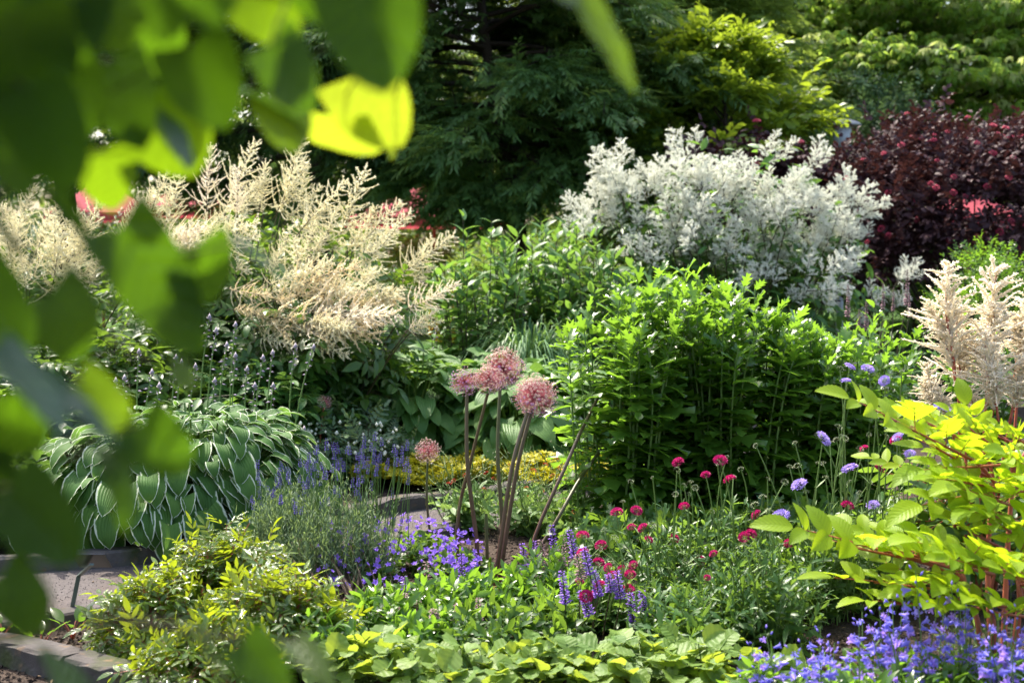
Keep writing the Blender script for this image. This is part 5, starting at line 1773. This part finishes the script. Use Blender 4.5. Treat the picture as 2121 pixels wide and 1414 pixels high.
penstemon('penstemon with the single tallest blue spire in front of the golden leaves', 1850, 4.15, [(1895, 1180, 4.2), (1850, 1235, 4.15), (1800, 1290, 4.1), (1840, 1260, 4.2), (1870, 1240, 4.2), (1785, 1265, 4.2), (1820, 1250, 4.2)] + rs(2, 1760, 1900, 1280, 1350, 3.9, 4.1), .18)
penstemon('penstemon full of blue spikes to the right of the tallest spire', 1970, 4.15, [(1970, 1215, 4.2), (1990, 1230, 4.2), (1945, 1240, 4.2), (2000, 1260, 4.15), (1955, 1270, 4.1)] + rs(2, 1910, 2020, 1280, 1350, 3.9, 4.15), .18)
penstemon('bluest penstemon in the bottom right corner', 2090, 4.1, [(2070, 1270, 4.1), (2110, 1260, 4.15), (2095, 1290, 4.1)] + rs(4, 2030, 2150, 1290, 1390, 3.85, 4.1), .18)
penstemon('small penstemon at the left end, rising from the scalloped leaves', 1590, 4.1, [(1585, 1305, 4.1), (1560, 1330, 4.1), (1600, 1360, 4.0), (1575, 1370, 4.0)], .1)
penstemon('pinkish violet penstemon low at the bottom edge', 1760, 3.95, [(1700, 1300, 4.1), (1730, 1330, 4.0)] + rs(4, 1640, 1860, 1330, 1400, 3.8, 4.0), .2)
for px, lab in ((2030, 'thin dark lavender spikes between the penstemons and the golden leaves'), ):
    c = foot(px, 4.5)
    root = thing('lavender', lab, 'lavender', c, 'lavender bushes')
    for k in range(12):
        q = at(R.uniform(1960, 2110), R.uniform(1170, 1260), 4.45 + R.normal(0, .08))
        obj('flower_spike', lav_me[k % 2], root, q - c - np.array([0, 0, .352]), zquat((R.normal(0, .06), R.normal(0, .06), 1)), 1.0)
    P = arch(disc(40, (0, 0, 0), .1), dome(40, (0, 0), .22, .24), 5, .6)
    f = MB()
    tubes(f, P, .002, .001, 3)
    leafy(f, P, [nlf], 16, .2, 1, lambda t: .04 + 0 * t, lambda t: .8 + 0 * t)
    f.build('foliage', M['sage'], root)

# ---- scalloped foliage along the bottom edge
mtl = [leaf('round', 1.05, 0, c_, cu, lobes=4, depth=.13, fwd=.03, cols=7, wav=.03) for c_, cu in ((.25, .2), (.4, .5), (.15, .9))]
for px, Y, r, k, lab in ((735, 4.62, .2, 'mantle', 'scalloped leaf plant at the left end of the bottom row, with a yellow leaf'), (860, 4.55, .2, 'mantle', 'scalloped leaf plant second from the left along the bottom edge'),
                         (985, 4.5, .2, 'mantle', 'scalloped leaf plant in the bottom row below the cut allium stub'), (1110, 4.55, .2, 'mantle', 'scalloped leaf plant with upright leaf, below the paired allium stems'),
                         (1235, 4.6, .2, 'mantle', 'scalloped leaf plant below the densest crimson cluster'), (1350, 4.55, .2, 'mantle', 'greyish scalloped leaf plant left of the lone low crimson head'),
                         (1470, 4.6, .2, 'mantle', 'scalloped leaf plant right under the lone low crimson head'), (1625, 4.35, .15, 'mantle', 'scalloped leaf plant glowing yellow behind the small left penstemon')):
    c = foot(px, Y)
    root = thing('scalloped_leaf_plant', lab, 'plant', c, 'scalloped leaf plants along the bottom edge')
    n = 74
    t = dome(n, (0, 0), r, .125, None, .55, .22)
    P = arch(disc(n, (0, 0, 0), .05), t, 5, .7)
    s, f = MB(), MB()
    tubes(s, P, .003, .0022, 4)
    s.build('stem_cluster', M['gstem'], root)
    _, T = along(P, np.full((n, 1), .99))
    D = T[:, 0] * [1, 1, .15] + R.normal(0, .35, (n, 3)) + [0, 0, .12]
    kk = R.integers(0, 3, n)
    sz = R.uniform(.045, .09, n)
    for i_ in range(3):
        m_ = kk == i_
        f.inst(mtl[i_], frames(D[m_], np.tile([0, -.1, 1.], (m_.sum(), 1)) + R.normal(0, .3, (m_.sum(), 3)), sz[m_]), t[m_] - nrm(D[m_]) * (sz[m_] * .3)[:, None])
    f.build('foliage', M[k], root)

# ---- glossy bush bottom left with seedlings and sign
gls = [leaf('ovate', .42, 4, .18, c_) for c_ in (.3, .7, .1)]
gl5 = [pinnate(gls[i_], 2, .5, 50, taper=.2, droop=.3, stalk=.35) for i_ in range(3)]
G_S = 'glossy low bushes beside the path'
for px, Y, r, h, ns, lab in ((330, 4.95, .24, .26, 60, 'glossy yellow green bush, left part of the low mound, spilling onto bare soil'), (460, 5.25, .27, .36, 76, 'glossy yellow green bush forming the top of the low mound'),
                             (560, 4.9, .25, .28, 64, 'glossy green bush on the right flank of the mound'), (430, 4.6, .25, .18, 56, 'shaded green bush at the front foot of the mound')):
    clump('glossy_bush', lab, 'bush', G_S, foot(px, Y), r, h, gl5, [M['gloss'], M['redstem']], int(ns * 1.5), 12, lambda t: .108 - .03 * t, lambda t: .25 + .5 * t, .25, 1, .55, edge=.4, droop=.1, sr=.003)
clump('leafy_weed', 'tangle of pale green weeds between the glossy mound and the lower centre soil', 'plant', None, foot(650, 4.75), .17, .2, knL + lanceL[:1], [M['fresh'], M['gstem']], 36, 10, lambda t: .10 - .04 * t, lambda t: .5 + .3 * t, .1, 1, .6, sr=.002)
for px, py, k, lab in ((150, 1325, 1, 'red stemmed seedling beside the metal sign foot'), (85, 1345, .8, 'small seedling on bare soil left of the red stemmed one'), (5, 1325, .8, 'seedling at the left frame edge behind the kerb'), (110, 1375, .5, 'tiniest seedling near the corner kerb'), (45, 1352, .5, 'tiny sprout between two seedlings')):
    c = gnd(px, py)
    root = thing('seedling', lab, 'seedling', c, 'seedlings on bare soil')
    n = 7
    az = np.arange(n) * 2.4 + px
    t = np.stack([np.cos(az) * .05, np.sin(az) * .05, .03 + .055 * R.uniform(.4, 1, n)], -1) * k
    s, f = MB(), MB()
    tubes(s, arch(np.zeros((n, 3)), t, 4, .6, .002), .003 * k, .002 * k, 4)
    s.build('stem_cluster', M['redstem'], root)
    D = t * [1, 1, .4] + [0, 0, .01]
    f.inst(ovL[0], frames(D, np.tile([0, 0, 1.], (n, 1)) + R.normal(0, .3, D.shape), .085 * k * R.uniform(.7, 1.2, n)), t)
    f.build('foliage', M['fresh'], root)

# slanted metal plant sign
c = gnd(142, 1285)
root = thing('plant_sign', 'slanted metal plant sign on a green stake at the path edge', 'sign', c)
mb = MB()
t = at(163, 1192, 5.42) - c
b2 = at(190, 1168, 5.28) - c
P = np.array([[0, 0, -.02], t * .5 + [.002, 0, 0], t, t + (b2 - t) * .35, b2])
def bar(mb, P, w, th):
    T = nrm(np.gradient(P, axis=0))
    X = np.tile([1., 0, 0], (len(P), 1))
    Y_ = nrm(np.cross(T, X))
    V = np.stack([P - X * w - Y_ * th, P + X * w - Y_ * th, P + X * w + Y_ * th, P - X * w + Y_ * th], 1)
    idx = np.arange(len(P) * 4).reshape(len(P), 4)
    a_, b_ = idx[:-1], idx[1:]
    Q = np.stack([a_, np.roll(a_, -1, 1), np.roll(b_, -1, 1), b_], -1).reshape(-1, 4)
    mb.add(V.reshape(-1, 3), np.concatenate([Q, [idx[0][::-1], idx[-1]]]))
bar(mb, P, .008, .004)
mb.build('stake', M['signm'], root, smooth=False)
mb = MB()
ctr = b2 + np.array([-.012, .045, .004])
up_ = nrm(np.array([0, -.75, .55]))
bar(mb, np.stack([ctr - up_ * -.06, ctr, ctr - up_ * .06]), .062, .002)
mb.build('plate', M['plate'], root, smooth=False)

# ================================================================== LINDEN IN FRONT
c = np.array([-1.45, .55, 0.])
root = thing('linden_tree', 'out of focus linden tree whose leafy twigs hang into the upper left', 'tree', c)
w = MB()
tubes(w, np.array([[[0, 0, 0], [.02, 0, .8], [-.03, .02, 1.6], [0, 0, 2.6], [.05, .1, 3.8]]]), .10, .045, 12)
lnd = [leaf('cord', w_, 10, .10, c_, 7, lobes=0, wav=.012, back=.13, acum=.35) for w_, c_ in ((.92, .35), (.85, .8), (.95, .1))]
BR = np.array([
    [[0, 0, 2.0], [.45, .3, 2.02], [.9, .55, 1.95], [1.2, .7, 1.84], [1.4, .78, 1.70]],
    [[0, 0, 2.2], [.5, .4, 2.2], [1.0, .65, 2.1], [1.45, .75, 1.95], [1.62, .75, 1.78]],
    [[0, 0, 1.7], [.4, .25, 1.78], [.75, .45, 1.72], [.95, .6, 1.56], [1.02, .68, 1.36]],
    [[0, 0, 1.5], [.4, .2, 1.55], [.75, .4, 1.45], [.93, .5, 1.3], [1.02, .55, 1.12]],
    [[0, 0, 1.25], [.35, .2, 1.3], [.7, .35, 1.2], [.9, .45, 1.08], [1.05, .55, .96]]])
BR = np.stack([np.stack([smooth_line(b[:, [0, 2]], 12)[:, 0], smooth_line(b[:, [1, 2]], 12)[:, 0], smooth_line(b[:, [0, 2]], 12)[:, 1]], -1) for b in BR])
tubes(w, BR, .016, .003, 6)
HERO = [  # px, py of leaf base, px, py of tip, distance, width factor, facing (x,z), kind
    (745, -60, 800, 190, 1.05, 1.0, (0, 0), 0), (560, 95, 650, 235, 1.15, .95, (.2, .3), 0), (395, 95, 470, 270, 1.15, 1.0, (-.2, .2), 0), (730, 160, 835, 305, 1.5, 1.05, (.1, .3), 3), (690, 240, 742, 342, 1.52, 1.25, (-.2, .2), 3),
    (310, 190, 400, 370, 1.3, 1.15, (.1, -.4), 1), (250, 195, 440, 290, 1.28, .7, (.3, .98), 2), (570, 200, 612, 318, 1.4, 1.1, (.1, .5), 1), (515, 195, 655, 265, 1.38, .5, (.2, .98), 2), (500, -30, 610, 85, 1.2, 1.0, (0, .1), 1),
    (215, 310, 235, 440, 1.25, .95, (.2, .1), 1), (300, 40, 350, 160, 1.3, .9, (.3, .1), 0), (200, -20, 300, 130, 1.0, 1.0, (.1, .2), 0), (30, 20, 90, 260, .95, 1.0, (.2, .1), 0), (60, 180, 150, 400, .95, 1.0, (-.2, .1), 0),
    (0, 260, 60, 410, 1.0, .9, (.2, .3), 0), (110, 90, 190, 300, 1.1, .9, (.2, .2), 0), (245, 475, 425, 740, 1.1, .55, (.3, .2), 0), (400, 510, 445, 650, 1.15, .95, (.2, .2), 0), (490, 505, 615, 590, 1.1, .55, (.2, .85), 2),
    (100, 610, 215, 770, 1.05, .9, (.1, .3), 0), (355, 765, 425, 800, 1.1, .6, (.2, .3), 1), (-10, 720, 150, 900, .95, .6, (.4, .85), 2), (60, 770, 250, 920, 1.0, .5, (.3, .95), 2), (165, 790, 300, 900, 1.1, .7, (.2, .4), 1), (290, 880, 395, 985, 1.1, 1.1, (.1, .2), 0),
    (20, 1010, 165, 1165, 1.0, .8, (.2, .2), 0), (0, 1190, 130, 1335, .98, .7, (.2, .3), 0), (225, 930, 285, 1090, 1.1, .5, (.4, .4), 0), (395, 1290, 470, 1420, 1.05, .8, (.1, .85), 2), (500, 1330, 600, 1440, 1.1, .8, (.2, .3), 0), (610, 1330, 700, 1420, 1.15, .7, (.3, .6), 1),
    (-20, 440, 45, 540, 1.1, .5, (.5, .8), 0), (-50, 570, 50, 740, 1.0, .8, (.2, .2), 0), (-40, 960, 30, 1090, 1.05, .8, (.2, .2), 0), (1205, 0, 1320, 190, 1.25, .42, (.55, .3), 1), (1110, -45, 1240, 25, 1.25, .5, (.1, .4), 1), (110, 400, 190, 495, 1.1, .4, (.5, .2), 0),
    (640, -120, 690, 60, 1.1, 1.1, (0, .1), 0), (420, -110, 430, 70, 1.05, 1.0, (.1, .1), 0), (330, -90, 340, 80, 1.1, 1.0, (.2, .1), 0), (140, -80, 150, 120, 1.0, 1.1, (.1, .2), 0), (20, -60, 10, 120, 1.0, 1.0, (.1, .2), 0), (230, 130, 290, 300, 1.25, .8, (.2, .3), 0),
    (100, 1390, 230, 1450, 1.1, .7, (.3, .7), 0), (10, 820, 60, 1000, 1.05, .8, (.2, .1), 0), (795, 270, 822, 322, 1.55, .5, (.3, .4), 3)]
pet = []
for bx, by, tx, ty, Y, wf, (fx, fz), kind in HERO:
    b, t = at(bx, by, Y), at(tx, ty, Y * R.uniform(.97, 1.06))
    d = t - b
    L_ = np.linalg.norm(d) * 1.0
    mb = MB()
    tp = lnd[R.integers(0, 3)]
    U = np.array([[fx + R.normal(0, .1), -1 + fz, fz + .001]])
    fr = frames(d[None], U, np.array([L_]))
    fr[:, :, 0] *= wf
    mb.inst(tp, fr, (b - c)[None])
    mb.build('leaf', M[('linden', 'linden_sunlit', 'lindens', 'linden_backlit')[kind]], root)  # kind picks the leaf tone
    q = b - c
    A = BR.reshape(-1, 3)
    j = np.argmin(np.linalg.norm(A - q, axis=1))
    pet.append(np.stack([A[j], (A[j] + q) / 2 + [0, 0, .02], q]))
tubes(w, np.array(pet), .0014, .0012, 4)
w.build('trunk', M['bark'], root)
# unseen rest of the crown, above and to the left, added for shade
f = MB()
n = 7500
q = np.stack([R.uniform(-2.6, .35, n), R.uniform(.3, 2.5, n), R.uniform(1.0, 3.6, n)], -1)
vis_top = EYE + .188 * q[:, 1] + .15
vis_left = -.375 * q[:, 1] - .16
q = q[((q[:, 2] > vis_top) & (q[:, 2] > 1.75 + .5 * np.clip(q[:, 0] + .2, 0, 2))) | (q[:, 0] < vis_left)]
q = q[np.linalg.norm(q - np.array([-1.2, 1.0, 2.4]), axis=1) < 1.6]
sv = np.array(sd)
for bx, by, tx, ty, Y, wf, _f, kind in HERO:
    if kind in (1, 3):  # crown leaves removed towards the sun so this leaf is lit
        g0 = (at(bx, by, Y) * .45 + at(tx, ty, Y) * .55)
        e_ = q - g0
        e_ = e_ - np.outer(e_ @ sv, sv)
        q = q[np.linalg.norm(e_, axis=1) > .085]
n = len(q)
D = np.stack([R.normal(.2, .5, n), R.normal(-.1, .5, n), R.normal(-.7, .3, n)], -1)
kk = R.integers(0, 3, n)
for i_ in range(3):
    m_ = kk == i_
    f.inst(lnd[i_], frames(D[m_], np.array([0, -.6, .8]) + R.normal(0, .4, (m_.sum(), 3)), R.uniform(.07, .11, m_.sum())), q[m_] - c)
f.build('crown', M['linden'], root)
